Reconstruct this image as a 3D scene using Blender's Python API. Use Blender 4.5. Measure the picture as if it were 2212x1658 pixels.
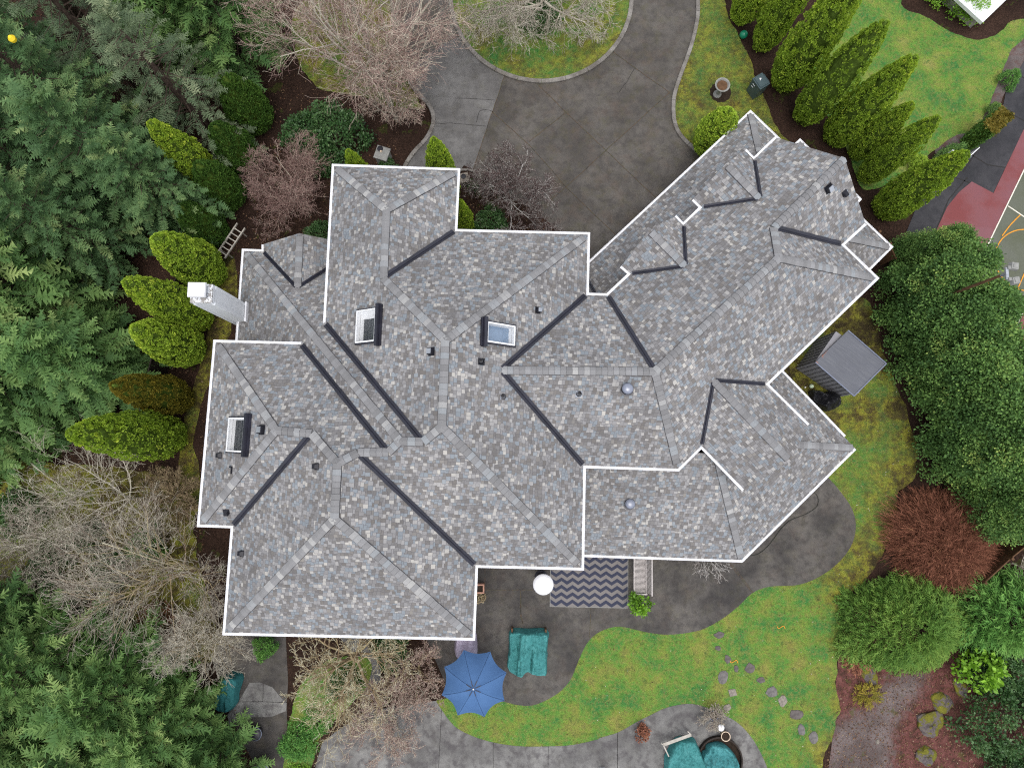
import bpy, bmesh, math, random
from mathutils import Vector, Matrix, noise
for _o in list(bpy.data.objects): bpy.data.objects.remove(_o)
sc = bpy.context.scene
# ---------------------------------------------------------------- camera: a drone 31 m up, looking almost straight down
CF, CX, CY, NX, NY, CH = 1452.0, 1106.0, 829.0, 1101.0, 988.0, 31.0
_d = Vector(((NX-CX)/CF, -(NY-CY)/CF, -1.0)).normalized()
CR = _d.rotation_difference(Vector((0, 0, -1))).to_matrix()
cam = bpy.data.cameras.new("drone_camera"); camo = bpy.data.objects.new("drone_camera", cam); sc.collection.objects.link(camo)
cam.sensor_width = 36.0; cam.lens = CF/2212.0*36.0; cam.clip_end = 3000.0; cam.clip_start = 0.1
camo.matrix_world = Matrix.Translation((0, 0, CH)) @ CR.to_4x4()
sc.camera = camo
# ---------------------------------------------------------------- sky, sun, exposure (overcast)
SUN_EL, SUN_AZ = math.radians(80), math.radians(165)
w = bpy.data.worlds.new("World"); sc.world = w; w.use_nodes = True
nt = w.node_tree
bg = nt.nodes["Background"]; sky = nt.nodes.new("ShaderNodeTexSky"); sky.sky_type = 'NISHITA'; sky.sun_disc = False
sky.sun_elevation = SUN_EL; sky.sun_rotation = SUN_AZ; sky.air_density = 1.0; sky.dust_density = 3.0; sky.ozone_density = 1.0
hs = nt.nodes.new("ShaderNodeHueSaturation"); hs.inputs["Saturation"].default_value = 0.30
nt.links.new(sky.outputs[0], hs.inputs["Color"]); nt.links.new(hs.outputs[0], bg.inputs[0]); bg.inputs[1].default_value = 0.15
sl = bpy.data.lights.new("sun", 'SUN'); sl.energy = 0.5; sl.angle = math.radians(55); sl.color = (1.0, 0.97, 0.93)
so = bpy.data.objects.new("sun", sl); sc.collection.objects.link(so)
so.rotation_euler = (math.radians(90)-SUN_EL, 0, math.pi-SUN_AZ)
sc.view_settings.view_transform = 'Standard'; sc.view_settings.look = 'None'; sc.view_settings.gamma = 1.0
sc.view_settings.exposure = 0.80
sc.cycles.use_denoising = False; sc.cycles.filter_width = 1.15
sc.cycles.max_bounces = 5; sc.cycles.diffuse_bounces = 3; sc.cycles.transparent_max_bounces = 6
# ---------------------------------------------------------------- helpers
C = sc.collection
def ray(x, y): return CR @ Vector(((x-CX)/CF, -(y-CY)/CF, -1.0))
def P(x, y, z=0.0):                       # the point at height z that the photograph shows at x, y
    r = ray(x, y); return Vector((0, 0, CH)) + r*((z-CH)/r.z)
def tag(o, label=None, cat=None, group=None, kind=None):
    if label: o["label"] = label
    if cat: o["category"] = cat
    if group: o["group"] = group
    if kind: o["kind"] = kind
    return o
def empty(name, loc=(0, 0, 0), rz=0.0, parent=None):
    o = bpy.data.objects.new(name, None); C.objects.link(o); o.location = loc; o.rotation_euler = (0, 0, rz); o.empty_display_size = .2
    if parent: o.parent = parent
    return o
def link(name, me, mat=None, parent=None):
    o = bpy.data.objects.new(name, me); C.objects.link(o)
    if mat is not None and not me.materials: me.materials.append(mat)
    if parent is not None: o.parent = parent
    return o
class MB:                                 # collects verts and faces, becomes ONE mesh object
    def __init__(s): s.v = []; s.f = []; s.m = []; s.c = []; s.cur = 0; s.tint = None
    def add(s, vs, fs):
        n = len(s.v); s.v.extend([tuple(q) for q in vs])
        for f in fs: s.f.append(tuple(n+i for i in f)); s.m.append(s.cur)
        if s.tint is not None: s.c.extend([s.tint]*len(vs))
        return n
    def box(s, c, size, rz=0.0, M=None, taper=1.0):
        x, y, z = size[0]/2, size[1]/2, size[2]/2
        vs = [Vector((a*x*(taper if k > 0 else 1), b*y*(taper if k > 0 else 1), k*z)) for k in (-1, 1) for a, b in ((-1, -1), (1, -1), (1, 1), (-1, 1))]
        T = (M if M is not None else Matrix.Translation(c) @ Matrix.Rotation(rz, 4, 'Z'))
        s.add([T @ q for q in vs], [(3, 2, 1, 0), (4, 5, 6, 7), (0, 1, 5, 4), (1, 2, 6, 5), (2, 3, 7, 6), (3, 0, 4, 7)])
    def beam(s, a, b, wd, ht, up=Vector((0, 0, 1))):
        a = Vector(a); b = Vector(b); d = (b-a); L = d.length; d.normalize()
        if abs(d.dot(up)) > .98: up = Vector((1, 0, 0))
        r = d.cross(up).normalized(); u = r.cross(d)
        M = Matrix((r.to_4d(), d.to_4d(), u.to_4d(), (0, 0, 0, 1))).transposed()
        M[0][3], M[1][3], M[2][3] = (a+b)/2; M[3] = (0, 0, 0, 1)
        s.box(None, (wd, L, ht), M=M)
    def lathe(s, prof, c=(0, 0, 0), n=20, M=None, close_top=False, close_bot=False, sx=1.0):
        c = Vector(c); vs = []
        for r, z in prof:
            for i in range(n):
                a = 2*math.pi*i/n; q = Vector((r*math.cos(a)*sx, r*math.sin(a), z)); vs.append((M @ q) if M is not None else q+c)
        fs = []
        for j in range(len(prof)-1):
            for i in range(n): fs.append((j*n+i, j*n+(i+1) % n, (j+1)*n+(i+1) % n, (j+1)*n+i))
        if close_top: fs.append(tuple((len(prof)-1)*n+i for i in range(n)))
        if close_bot: fs.append(tuple(n-1-i for i in range(n)))
        s.add(vs, fs)
    def tube(s, pts, radii, n=6, cap=True):
        pts = [Vector(q) for q in pts]
        if not hasattr(radii, '__len__'): radii = [radii]*len(pts)
        vs = []; prev = None
        for i, q in enumerate(pts):
            d = (pts[min(i+1, len(pts)-1)]-pts[max(i-1, 0)])
            if d.length < 1e-9: d = Vector((0, 0, 1))
            d.normalize()
            a = prev if prev is not None else (Vector((0, 0, 1)) if abs(d.z) < .9 else Vector((1, 0, 0)))
            u = (a-d*a.dot(d))
            if u.length < 1e-6: u = d.orthogonal()
            u.normalize(); prev = u; v2 = d.cross(u)
            for k in range(n):
                t = 2*math.pi*k/n; vs.append(q+(u*math.cos(t)+v2*math.sin(t))*radii[i])
        fs = [(j*n+k, j*n+(k+1) % n, (j+1)*n+(k+1) % n, (j+1)*n+k) for j in range(len(pts)-1) for k in range(n)]
        if cap: fs += [tuple(range(n-1, -1, -1)), tuple((len(pts)-1)*n+k for k in range(n))]
        s.add(vs, fs)
    def prism(s, poly, z0, z1, top=True, bot=False):
        n = len(poly); vs = [(q[0], q[1], z0) for q in poly]+[(q[0], q[1], z1) for q in poly]
        fs = [(i, (i+1) % n, n+(i+1) % n, n+i) for i in range(n)]
        if top: fs.append(tuple(range(n, 2*n)))
        if bot: fs.append(tuple(range(n-1, -1, -1)))
        s.add(vs, fs)
    def build(s, name, mat=None, parent=None, smooth=False, mats=None, tint='tint'):
        me = bpy.data.meshes.new(name); me.from_pydata(s.v, [], s.f)
        if mats:
            for m_ in mats: me.materials.append(m_)
            me.polygons.foreach_set('material_index', s.m)
        if s.c:
            at = me.attributes.new(tint, 'FLOAT', 'POINT'); at.data.foreach_set('value', s.c)
        if smooth: me.polygons.foreach_set('use_smooth', [True]*len(me.polygons))
        me.update()
        return link(name, me, mat, parent)
def poly_area(p): return sum(p[i][0]*p[(i+1) % len(p)][1]-p[(i+1) % len(p)][0]*p[i][1] for i in range(len(p)))/2
def offset_path(pts, d, closed=False):    # positive d = to the left of the path, mitred
    n = len(pts); out = []
    def nrm(i, j):
        e = Vector((pts[j][0]-pts[i][0], pts[j][1]-pts[i][1])); e.normalize(); return Vector((-e.y, e.x))
    for i in range(n):
        ns = []
        if closed or i > 0: ns.append(nrm((i-1) % n, i))
        if closed or i < n-1: ns.append(nrm(i, (i+1) % n))
        if len(ns) == 1: m = ns[0]
        else: m = (ns[0]+ns[1])/max(.35, 1+ns[0].dot(ns[1]))
        out.append(Vector((pts[i][0]+m.x*d, pts[i][1]+m.y*d)))
    return out
def smooth_poly(pts, k=4, closed=True):   # Catmull-Rom through the points
    n = len(pts); out = []
    for i in range(n if closed else n-1):
        g = (lambda j: pts[j % n]) if closed else (lambda j: pts[max(0, min(n-1, j))])
        a, b, c, d = [Vector(g(i+q)[:2]) for q in (-1, 0, 1, 2)]
        for s_ in range(k):
            t = s_/k; out.append(.5*((2*b)+(c-a)*t+(2*a-5*b+4*c-d)*t*t+(3*b-3*c+d-a)*t**3))
    if not closed: out.append(Vector(pts[-1][:2]))
    return out
# ---------------------------------------------------------------- materials
class NT:
    def __init__(s, name):
        s.m = bpy.data.materials.new(name); s.m.use_nodes = True; s.t = s.m.node_tree; s.b = s.t.nodes["Principled BSDF"]; s.out = s.t.nodes["Material Output"]
    def n(s, typ, **kw):
        q = s.t.nodes.new("ShaderNode"+typ)
        for k, v in kw.items():
            if k.startswith('i_'):
                key = k[2:]; q.inputs[int(key) if key.isdigit() else key.replace('_', ' ')].default_value = v
            else: setattr(q, k, v)
        return q
    def l(s, a, b): s.t.links.new(a, b)
    def val(s, q, v):
        if isinstance(v, (int, float)): q.default_value = v
        else: s.l(v, q)
    def math(s, op, a, b=0.0, c=None, clamp=False):
        q = s.n("Math", operation=op); q.use_clamp = clamp; s.val(q.inputs[0], a); s.val(q.inputs[1], b)
        if c is not None: s.val(q.inputs[2], c)
        return q.outputs[0]
    def noise(s, vec, scale, detail=3.0, rough=.55, dim='3D', w=None):
        q = s.n("TexNoise"); q.noise_dimensions = dim; q.inputs["Scale"].default_value = scale; q.inputs["Detail"].default_value = detail; q.inputs["Roughness"].default_value = rough
        if vec is not None: s.l(vec, q.inputs["Vector"])
        return q.outputs["Fac"]
    def ramp(s, fac, stops, interp='LINEAR'):
        q = s.n("ValToRGB"); q.color_ramp.interpolation = interp; e = q.color_ramp.elements
        while len(e) < len(stops): e.new(.5)
        for i, (p, c) in enumerate(stops): e[i].position = p; e[i].color = (*c, 1) if len(c) == 3 else c
        s.val(q.inputs[0], fac); return q.outputs[0]
    def mix(s, f, a, b, mode='MIX'):
        q = s.n("Mix", data_type='RGBA', blend_type=mode); s.val(q.inputs[0], f)
        for sock, v in ((q.inputs[6], a), (q.inputs[7], b)):
            if isinstance(v, tuple): sock.default_value = (*v[:3], 1)
            else: s.l(v, sock)
        return q.outputs[2]
    def obj(s): return s.n("TexCoord").outputs["Object"]
    def pos(s): return s.n("NewGeometry").outputs["Position"]
    def base(s, c, rough=.8, spec=.3, metal=0.0):
        if isinstance(c, tuple): s.b.inputs["Base Color"].default_value = (*c[:3], 1)
        else: s.l(c, s.b.inputs["Base Color"])
        s.val(s.b.inputs["Roughness"], rough); s.b.inputs["Specular IOR Level"].default_value = spec; s.b.inputs["Metallic"].default_value = metal
        return s
    def bump(s, h, strength=.3, dist=.02):
        q = s.n("Bump"); q.inputs["Strength"].default_value = strength; q.inputs["Distance"].default_value = dist
        s.l(h, q.inputs["Height"]); s.l(q.outputs[0], s.b.inputs["Normal"]); return s
MAT = {}
def simple(name, col, rough=.6, spec=.3, metal=0.0, var=.12, scale=6.0, bump=0.0):
    t = NT(name); f = t.noise(t.obj(), scale, 4)
    lo = tuple(c*(1-var) for c in col); hi = tuple(min(1, c*(1+var)) for c in col)
    t.base(t.ramp(f, [(.3, lo), (.7, hi)]), rough, spec, metal)
    if bump: t.bump(f, bump, .02)
    MAT[name] = t.m; return t.m
def shingle_material():
    t = NT("shingles"); uv = t.n("UVMap", uv_map="UVMap").outputs[0]
    sx = t.n("SeparateXYZ"); t.l(uv, sx.inputs[0]); u, v = sx.outputs[0], sx.outputs[1]
    EXPO = .135
    r0 = t.math('DIVIDE', v, EXPO); row = t.math('FLOOR', r0); fr = t.math('FRACT', r0)
    def cells(rw, scale, off):
        w_ = t.math('ADD', t.math('MULTIPLY', u, scale), t.math('ADD', t.math('MULTIPLY', rw, 91.7), off))
        vo = t.n("TexVoronoi", voronoi_dimensions='1D', feature='F1'); vo.inputs["Scale"].default_value = 1.0; vo.inputs["Randomness"].default_value = .55; t.l(w_, vo.inputs["W"])
        ed = t.n("TexVoronoi", voronoi_dimensions='1D', feature='DISTANCE_TO_EDGE'); ed.inputs["Scale"].default_value = 1.0; ed.inputs["Randomness"].default_value = .55; t.l(w_, ed.inputs["W"])
        s2 = t.n("SeparateColor"); t.l(vo.outputs["Color"], s2.inputs[0]); return s2.outputs[0], s2.outputs[1], s2.outputs[2], ed.outputs["Distance"]
    def pick(f, a, b): return t.math('ADD', t.math('MULTIPLY', a, t.math('SUBTRACT', 1.0, f)), t.math('MULTIPLY', b, f))
    A = cells(row, 7.4, 0.0); B = cells(t.math('ADD', row, 1.0), 7.4, 0.0)
    tooth = t.math('MULTIPLY', t.math('GREATER_THAN', B[1], .48), t.math('GREATER_THAN', fr, .60))     # dragon teeth hang over the course below
    c1, c2, c3, e1 = [pick(tooth, a_, b_) for a_, b_ in zip(A, B)]
    col = t.ramp(c1, [(.0, (0.155, 0.147, 0.141)), (.22, (0.187, 0.181, 0.177)), (.45, (0.231, 0.226, 0.225)), (.68, (0.281, 0.277, 0.276)), (.86, (0.347, 0.339, 0.328)), (1.0, (0.436, 0.420, 0.383))])
    blue = t.math('MULTIPLY', t.math('GREATER_THAN', c3, .82), .8)
    col = t.mix(blue, col, (.225, .258, .285))
    brown = t.math('MULTIPLY', t.math('LESS_THAN', c3, .16), .7)
    col = t.mix(brown, col, (.165, .152, .138))
    big = t.noise(t.pos(), .55, 3)
    col = t.mix(1.0, col, t.ramp(big, [(.3, (.87, .87, .88)), (.7, (1.08, 1.07, 1.07))]), 'MULTIPLY')
    gran = t.noise(t.pos(), 90, 2)
    col = t.mix(1.0, col, t.ramp(gran, [(.3, (.88, .88, .88)), (.7, (1.1, 1.1, 1.1))]), 'MULTIPLY')
    h = t.math('ADD', t.math('SUBTRACT', 1.0, fr), tooth)
    toothA = t.math('GREATER_THAN', A[1], .48)
    below = t.math('MULTIPLY', t.math('MULTIPLY', t.math('GREATER_THAN', fr, .48), t.math('LESS_THAN', fr, .60)), t.math('GREATER_THAN', B[1], .48))   # shadow line under a tooth, put into the colour
    lap_shade = t.math('MULTIPLY', t.math('GREATER_THAN', fr, .90), t.math('LESS_THAN', B[1], .48))  # shade below the next course's lower edge, also painted in
    gap = t.math('MULTIPLY', t.math('LESS_THAN', e1, .06), .55)
    gap_and_shade = t.math('MAXIMUM', gap, t.math('MULTIPLY', t.math('MAXIMUM', below, lap_shade), .62))
    col = t.mix(gap_and_shade, col, (.095, .09, .10))
    t.base(col, .88, .25)
    t.bump(h, .55, .012)
    MAT["shingles"] = t.m
def cap_material():
    t = NT("cap_shingles"); at = t.n("Attribute", attribute_name="tint").outputs["Fac"]
    col = t.ramp(at, [(.0, (.180, .178, .180)), (.25, (.21, .208, .21)), (.45, (.24, .238, .242)), (.6, (.27, .27, .275)), (.75, (.265, .282, .295)), (.88, (.31, .308, .306)), (1.0, (.38, .375, .363))])
    g = t.noise(t.pos(), 60, 2)
    col = t.mix(1.0, col, t.ramp(g, [(.3, (.9, .9, .9)), (.7, (1.08, 1.08, 1.08))]), 'MULTIPLY')
    t.base(col, .88, .25); MAT["cap"] = t.m
shingle_material(); cap_material()
simple("white_metal", (.80, .80, .82), .45, .4, 0, .04, 3)
simple("white_paint", (.78, .79, .80), .6, .3, 0, .07, 2.5, .05)
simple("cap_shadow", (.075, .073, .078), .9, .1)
simple("valley_metal", (.017, .017, .028), .38, .6, 0, .3, 2)
simple("black_plastic", (.012, .012, .018), .45, .4, 0, .3, 8)
simple("grey_metal", (.42, .44, .48), .35, .5, .6, .1, 5)
simple("soffit", (.62, .60, .62), .8, .2, 0, .05, 2)
simple("siding", (.46, .44, .45), .8, .2, 0, .08, 1.5)
def dark_glass(name, col, rough=.04):
    t = NT(name); t.base(col, rough, 1.0); MAT[name] = t.m
dark_glass("night_glass", (.010, .014, .020), .18); dark_glass("sky_glass", (.16, .23, .33), .12)  # sky_glass has the sky's reflection put into its base blue
def clear_glass():
    t = NT("clear_glass"); tr = t.n("BsdfTransparent"); gl = t.n("BsdfGlossy"); gl.inputs["Roughness"].default_value = .06
    mx = t.n("MixShader"); mx.inputs[0].default_value = .04
    t.l(tr.outputs[0], mx.inputs[1]); t.l(gl.outputs[0], mx.inputs[2]); t.l(mx.outputs[0], t.out.inputs[0]); MAT["clear_glass"] = t.m
clear_glass()
# ================================================================ THE HOUSE
PITCH, ZU, ZW, ZL = .708, 5.40, 2.91, 2.65
class Plane:                              # a roof plane rising from an eave line
    def __init__(s, a, b, z, pitch, inside):
        A, B = P(*a, z), P(*b, z); e = (B-A).to_2d().normalized(); n = Vector((-e.y, e.x))
        if n.dot(P(*inside, z).to_2d()-A.to_2d()) < 0: n = -n
        s.n, s.p, s.z0, s.A = n, pitch, z, A.to_2d(); s.a, s.b = pitch*n.x, pitch*n.y; s.c = z-pitch*n.dot(A.to_2d())
        s.N = Vector((-s.a, -s.b, 1)).normalized(); s.U = Vector((n.y, -n.x, 0)); s.V = s.N.cross(s.U)
        if s.V.z < 0: s.V = -s.V; s.U = -s.U
    def z(s, x, y): return s.a*x+s.b*y+s.c
    def hit(s, x, y, up=0.0):
        r = ray(x, y); k = (s.c+up-CH)/(r.z-s.a*r.x-s.b*r.y); return Vector((0, 0, CH))+r*k
V2 = dict(a1=(721.6, 358.9), a2=(988.9, 368.2), a3=(982.6, 499.5), a4=(1269.7, 506.4), a5=(1266.6, 637), a6=(1312.5, 638.6),
    a8=(1256.3, 1225.5), a9=(1027.3, 1219.9), a10=(1021.1, 1377.1), a11=(486.1, 1365.5), a12=(503.9, 1134.8), a13=(430.8, 1132.3), a14=(465.8, 738.7), a15=(651.5, 743.5),
    aw=(702.8, 698.5), b0=(1260.3, 1005), c0=(1464.4, 1012), c1=(1515, 962), w1=(512.7, 738.7), w2=(526.7, 541.7), w3=(569.6, 543.3),
    g1=(1678.5, 297.5), g2=(1869, 481.4), g3=(1817.6, 528.5), g4=(1892.6, 600.5), g5=(1654, 829.5))
v = V2; IN, IS, IW, IG, IL = (1000, 850), (724, 1150), (600, 900), (1560, 690), (620, 650)
PL = dict(Nn=Plane(v['a1'], v['a2'], ZU, PITCH, IN), Ne=Plane(v['a2'], v['a3'], ZU, PITCH, (835, 480)), mn=Plane(v['a3'], v['a4'], ZU, PITCH, IN),
    me=Plane(v['a4'], v['a8'], ZU, PITCH, IN), mw=Plane(v['a1'], v['aw'], ZU, PITCH, IN), ms=Plane(v['a8'], v['a9'], ZU, PITCH, IN),
    cn=Plane(v['a5'], v['a6'], ZU, PITCH, (1250, 800)), cs=Plane(v['b0'], v['c0'], ZU, PITCH, (1250, 800)),
    se=Plane(v['a9'], v['a10'], ZU, PITCH, IS), ss=Plane(v['a10'], v['a11'], ZU, PITCH, IS), sw=Plane(v['a11'], v['a12'], ZU, PITCH, IS),
    ws=Plane(v['a12'], v['a13'], ZU, PITCH, IW), ww=Plane(v['a13'], v['a14'], ZU, PITCH, IW), wn=Plane(v['a14'], v['a15'], ZU, PITCH, IW),
    Ww=Plane(v['w1'], v['w2'], ZW, PITCH, IL), Wn=Plane(v['w2'], v['w3'], ZW, PITCH, IL),
    gn=Plane(v['a6'], v['g1'], ZU, PITCH, IG), gs=Plane(v['g4'], v['g5'], ZU, PITCH, IG), ge=Plane(v['g3'], v['g4'], ZU, PITCH, IG), gt=Plane(v['g2'], v['g3'], ZU, PITCH, IG))
J = dict(r1=((834, 453), 'Nn Ne mw'), r2=((828, 601), 'Ne mw mn'), r3=((961.7, 735), 'mn me mw'), r4=((954, 921), 'me mw ms'), r5=((914, 954), 'mw Wn ms'),
    r6=((863, 952), 'Wn Ww ms'), r7=((839, 976), 'Ww wn ms'), r8=((773, 977), 'wn ms se'), r9=((728, 1000), 'wn se sw'), r10=((721.5, 1120), 'se ss sw'),
    r11=((673, 936), 'wn sw ws'), r12=((595.5, 929), 'ww wn ws'), k1=((1083, 799), 'cn cs me'), k2=((1415, 802), 'cn cs gn gs'), k3=((1683, 557), 'gn gs ge'),
    k4=((1672, 492), 'gn ge gt'), k5=((1825, 342), 'gn gt'))
V3 = {k: P(*p, ZW if k[0] == 'w' else ZU) for k, p in V2.items()}
for k, (p, ps) in J.items():
    zs = [PL[q].hit(*p).z for q in ps.split()]; V3[k] = P(*p, sum(zs)/len(zs))
# the low west wing runs on underneath its two taller neighbours
def on(pl, x, y): return Vector((x, y, PL[pl].z(x, y)))
def at_z(pl, q, z): return q+Vector((PL[pl].n.x, PL[pl].n.y, 0))*((z-PL[pl].z(q.x, q.y))/PITCH)
V3['wx'] = at_z('Wn', Vector((V3['aw'].x+.9, V3['w2'].y, 0)), ZW); V3['wx'].z = ZW
V3['wy'] = on('Wn', V3['aw'].x+.9, V3['aw'].y); V3['wz'] = at_z('Ww', Vector((V3['w1'].x, V3['a15'].y-.9, 0)), ZW); V3['wz'].z = ZW
V3['wv'] = on('Ww', V3['a15'].x, V3['a15'].y-.9)
FACES = dict(Nn='a1 a2 r1', Ne='a2 a3 r2 r1', mn='a3 a4 r3 r2', me='a4 a5 k1 b0 a8 r4 r3', cn='a5 a6 k2 k1', cs='k1 k2 c0 b0', gn='a6 g1 k5 k4 k3 k2',
    gs='k2 k3 g4 c0', ge='k3 k4 g3 g4', gt='k4 k5 g2 g3', mw='a1 r1 r2 r3 r4 r5 aw', Wn='w2 wx wy aw r5 r6', Ww='wz w2 r6 r7 a15 wv',
    ms='a8 a9 r8 r7 r6 r5 r4', se='a9 a10 r10 r9 r8', ss='a10 a11 r10', sw='a11 a12 r11 r9 r10', ws='a12 a13 r12 r11', ww='a13 a14 r12', wn='a14 a15 r7 r8 r9 r11 r12')
house = empty("house", P(1000, 850, 0)); tag(house, "large house with many hipped roofs of mottled grey shingles and white gutters", "house")
HL = Vector(house.location)
def hpart(o): 
    if o.parent == house: o.location = -HL
    return o
def part(mb, name, mat, parent=None, **kw):
    o = mb.build(name, MAT[mat] if isinstance(mat, str) else mat, parent or house, **kw); return hpart(o)
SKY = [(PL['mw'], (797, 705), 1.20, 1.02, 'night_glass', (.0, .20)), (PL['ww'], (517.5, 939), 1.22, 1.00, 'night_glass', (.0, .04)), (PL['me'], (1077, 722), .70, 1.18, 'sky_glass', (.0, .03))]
def roof_mesh(name, faces, holes=()):     # faces: list of (points, plane)
    bm = bmesh.new(); uvl = bm.loops.layers.uv.new("UVMap"); pls = {}
    for pts, pl in faces:
        vs = [bm.verts.new(q) for q in pts]
        n = Vector((0, 0, 0))
        for i in range(len(pts)): n += (pts[i]-pts[0]).cross(pts[(i+1) % len(pts)]-pts[0])
        if n.z < 0: vs.reverse()
        f = bm.faces.new(vs); pls[f] = pl
        U = pl.U; Vv = pl.V; off = random.random()*20
        for lp in f.loops: lp[uvl].uv = (lp.vert.co.dot(U)+off, (lp.vert.co-Vector((pl.A.x, pl.A.y, pl.z0))).dot(Vv))
    for pl, px, su, sv, gm, dp in holes:
        c = pl.hit(*px); f = min((g for g in bm.faces if pls.get(g) is pl), key=lambda g: 0)
        geom = [f]; hu, hv = su/2-.03, sv/2-.03
        for d, h in ((pl.U, hu), (-pl.U, hu), (pl.V, hv), (-pl.V, hv)):
            fs = [g for g in bm.faces if pls.get(g) is pl]
            res = bmesh.ops.bisect_plane(bm, geom=fs+list({e for g in fs for e in g.edges})+list({w_ for g in fs for w_ in g.verts}), plane_co=c+d*h, plane_no=d)
            for g in bm.faces:
                if g not in pls: pls[g] = pl
        dead = [g for g in bm.faces if pls.get(g) is pl and abs((g.calc_center_median()-c).dot(pl.U)) < hu and abs((g.calc_center_median()-c).dot(pl.V)) < hv]
        bmesh.ops.delete(bm, geom=dead, context='FACES')
    me = bpy.data.meshes.new(name); bm.to_mesh(me); bm.free(); return me
random.seed(3)
roof = hpart(link("roof", roof_mesh("roof", [([V3[k] for k in s.split()], PL[n]) for n, s in FACES.items()], SKY), MAT["shingles"], house))
# ---- gabled dormers and the small gable on the west wing
CAPS, VALS = [], []
def dormer(cornL, stubL, cornR, stubR, apex, back, parent_pl, zE, wall_to):
    bk = PL[parent_pl].hit(*back); zr = bk.z; ap = P(*apex, zr)
    cl, s1 = P(*cornL, zE), P(*stubL, zE)
    ax = (bk-ap).to_2d().normalized(); nn = Vector((-ax.y, ax.x))
    def mirror(q): d = nn.dot(q.to_2d()-ap.to_2d()); r = q.to_2d()-nn*2*d; return Vector((r.x, r.y, q.z))
    cr, s2 = (P(*cornR, zE), P(*stubR, zE)) if cornR else (mirror(cl), mirror(s1))
    out = []
    for a, b in ((cl, s1), (cr, s2)):
        pl = Plane.__new__(Plane); e = (ap-bk).to_2d().normalized(); n = Vector((-e.y, e.x))
        if n.dot(bk.to_2d()-a.to_2d()) < 0: n = -n
        half = abs(n.dot(ap.to_2d()-a.to_2d())); pl.n, pl.z0, pl.A = n, zE, a.to_2d(); pl.p = (zr-zE)/half
        pl.a, pl.b = pl.p*n.x, pl.p*n.y; pl.c = zE-pl.p*n.dot(pl.A); pl.N = Vector((-pl.a, -pl.b, 1)).normalized(); pl.U = Vector((n.y, -n.x, 0)); pl.V = pl.N.cross(pl.U)
        if pl.V.z < 0: pl.V = -pl.V; pl.U = -pl.U
        out.append(pl)
        VALS.append((a, bk, pl, PL[parent_pl]))
    up = Vector((0, 0, .02))
    CAPS.append((ap, bk, out[0], out[1]))
    o = hpart(link("dormer_roof", roof_mesh("dormer_roof", [([cl+up, s1+up, ap+up, bk+up], out[0]), ([cr+up, bk+up, ap+up, s2+up], out[1])]), MAT["shingles"], house))
    m = MB(); back_d = Vector((ax.x, ax.y, 0))*.25; ins = (s2-s1); L = ins.length; ins.normalize()
    p = [s1+ins*.3+back_d, s2-ins*.3+back_d]; dz = Vector((0, 0, out[0].p*.3-.06))
    tri = [Vector((p[0].x, p[0].y, wall_to)), Vector((p[1].x, p[1].y, wall_to)), p[1]+dz, ap+back_d-Vector((0, 0, .06)), p[0]+dz]
    inn = [q+Vector((ax.x, ax.y, 0))*1.0 for q in tri]; n_ = 5
    m.add(tri+inn, [tuple(range(5)), tuple(range(9, 4, -1))]+[(i, 5+i, 5+(i+1) % 5, (i+1) % 5) for i in range(5)])
    part(m, "gable_wall", "siding")
    return cl, s1, cr, s2, ap
D1 = dormer((1362.5, 591.1), (1342.5, 573.9), (1476, 487), (1457.3, 468), (1402.5, 496.4), (1480.7, 574.6), 'gn', ZU, 3.0)
D2 = dormer((1516.7, 447.6), (1497.9, 429.8), (1628.6, 345.4), (1608.9, 325.1), (1568.2, 353.2), (1641.7, 428.3), 'gn', ZU, 3.0)
D3 = dormer((1515, 962), (1607.3, 1056.7), (1654, 829.5), (1745, 919), (1708, 995.5), (1541, 821), 'gs', ZU, 3.0)
D4 = dormer((569.6, 544), (569.6, 527.7), None, None, (647, 504), (642, 622), 'Wn', ZW, 0.0)
# ---- low skirt roofs round the garage and over the south porch
def skirt(eave, depth, name, zl=ZL, pitch=.62):
    pts = [P(*q, zl) for q in eave]; inn = offset_path(pts, depth); fs = []; pls = []
    for i in range(len(pts)-1):
        a, b = pts[i], pts[i+1]; c, d = inn[i+1], inn[i]; zt = zl+pitch*depth
        pl = Plane.__new__(Plane); e = (b-a).to_2d().normalized(); n = Vector((-e.y, e.x)); pl.n, pl.p, pl.z0, pl.A = n, pitch, zl, a.to_2d()
        pl.a, pl.b = pitch*n.x, pitch*n.y; pl.c = zl-pitch*n.dot(pl.A); pl.N = Vector((-pl.a, -pl.b, 1)).normalized(); pl.U = Vector((n.y, -n.x, 0)); pl.V = pl.N.cross(pl.U)
        if pl.V.z < 0: pl.V = -pl.V; pl.U = -pl.U
        pls.append(pl); fs.append(([a, b, Vector((c.x, c.y, zt)), Vector((d.x, d.y, zt))], pl))
    o = hpart(link(name, roof_mesh(name, fs), MAT["shingles"], house))
    for i in range(1, len(pts)-1):
        top = Vector((inn[i].x, inn[i].y, zl+pitch*depth)); e1 = (pts[i]-pts[i-1]).to_2d(); e2 = (pts[i+1]-pts[i]).to_2d()
        (CAPS if e1.cross(e2) > 0 else VALS).append((pts[i], top, pls[i-1], pls[i]))
    return pts
# eave paths run with the house on the left
SK1 = skirt([(1846, 530+81), (1923.8, 533), (1621.4, 243.2), (1257, 583), (1150, 578)], 1.75, "skirt_roof")
SK2 = skirt([(1240, 1196.7), (1602, 1209.2), (1846.5, 967), (1640, 752)], 4.3, "porch_roof", ZL, .55)
SK3 = skirt([(1812, 473), (1856, 430), (1728.5, 304.8), (1684, 347)], 1.1, "bay_roof")
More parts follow.
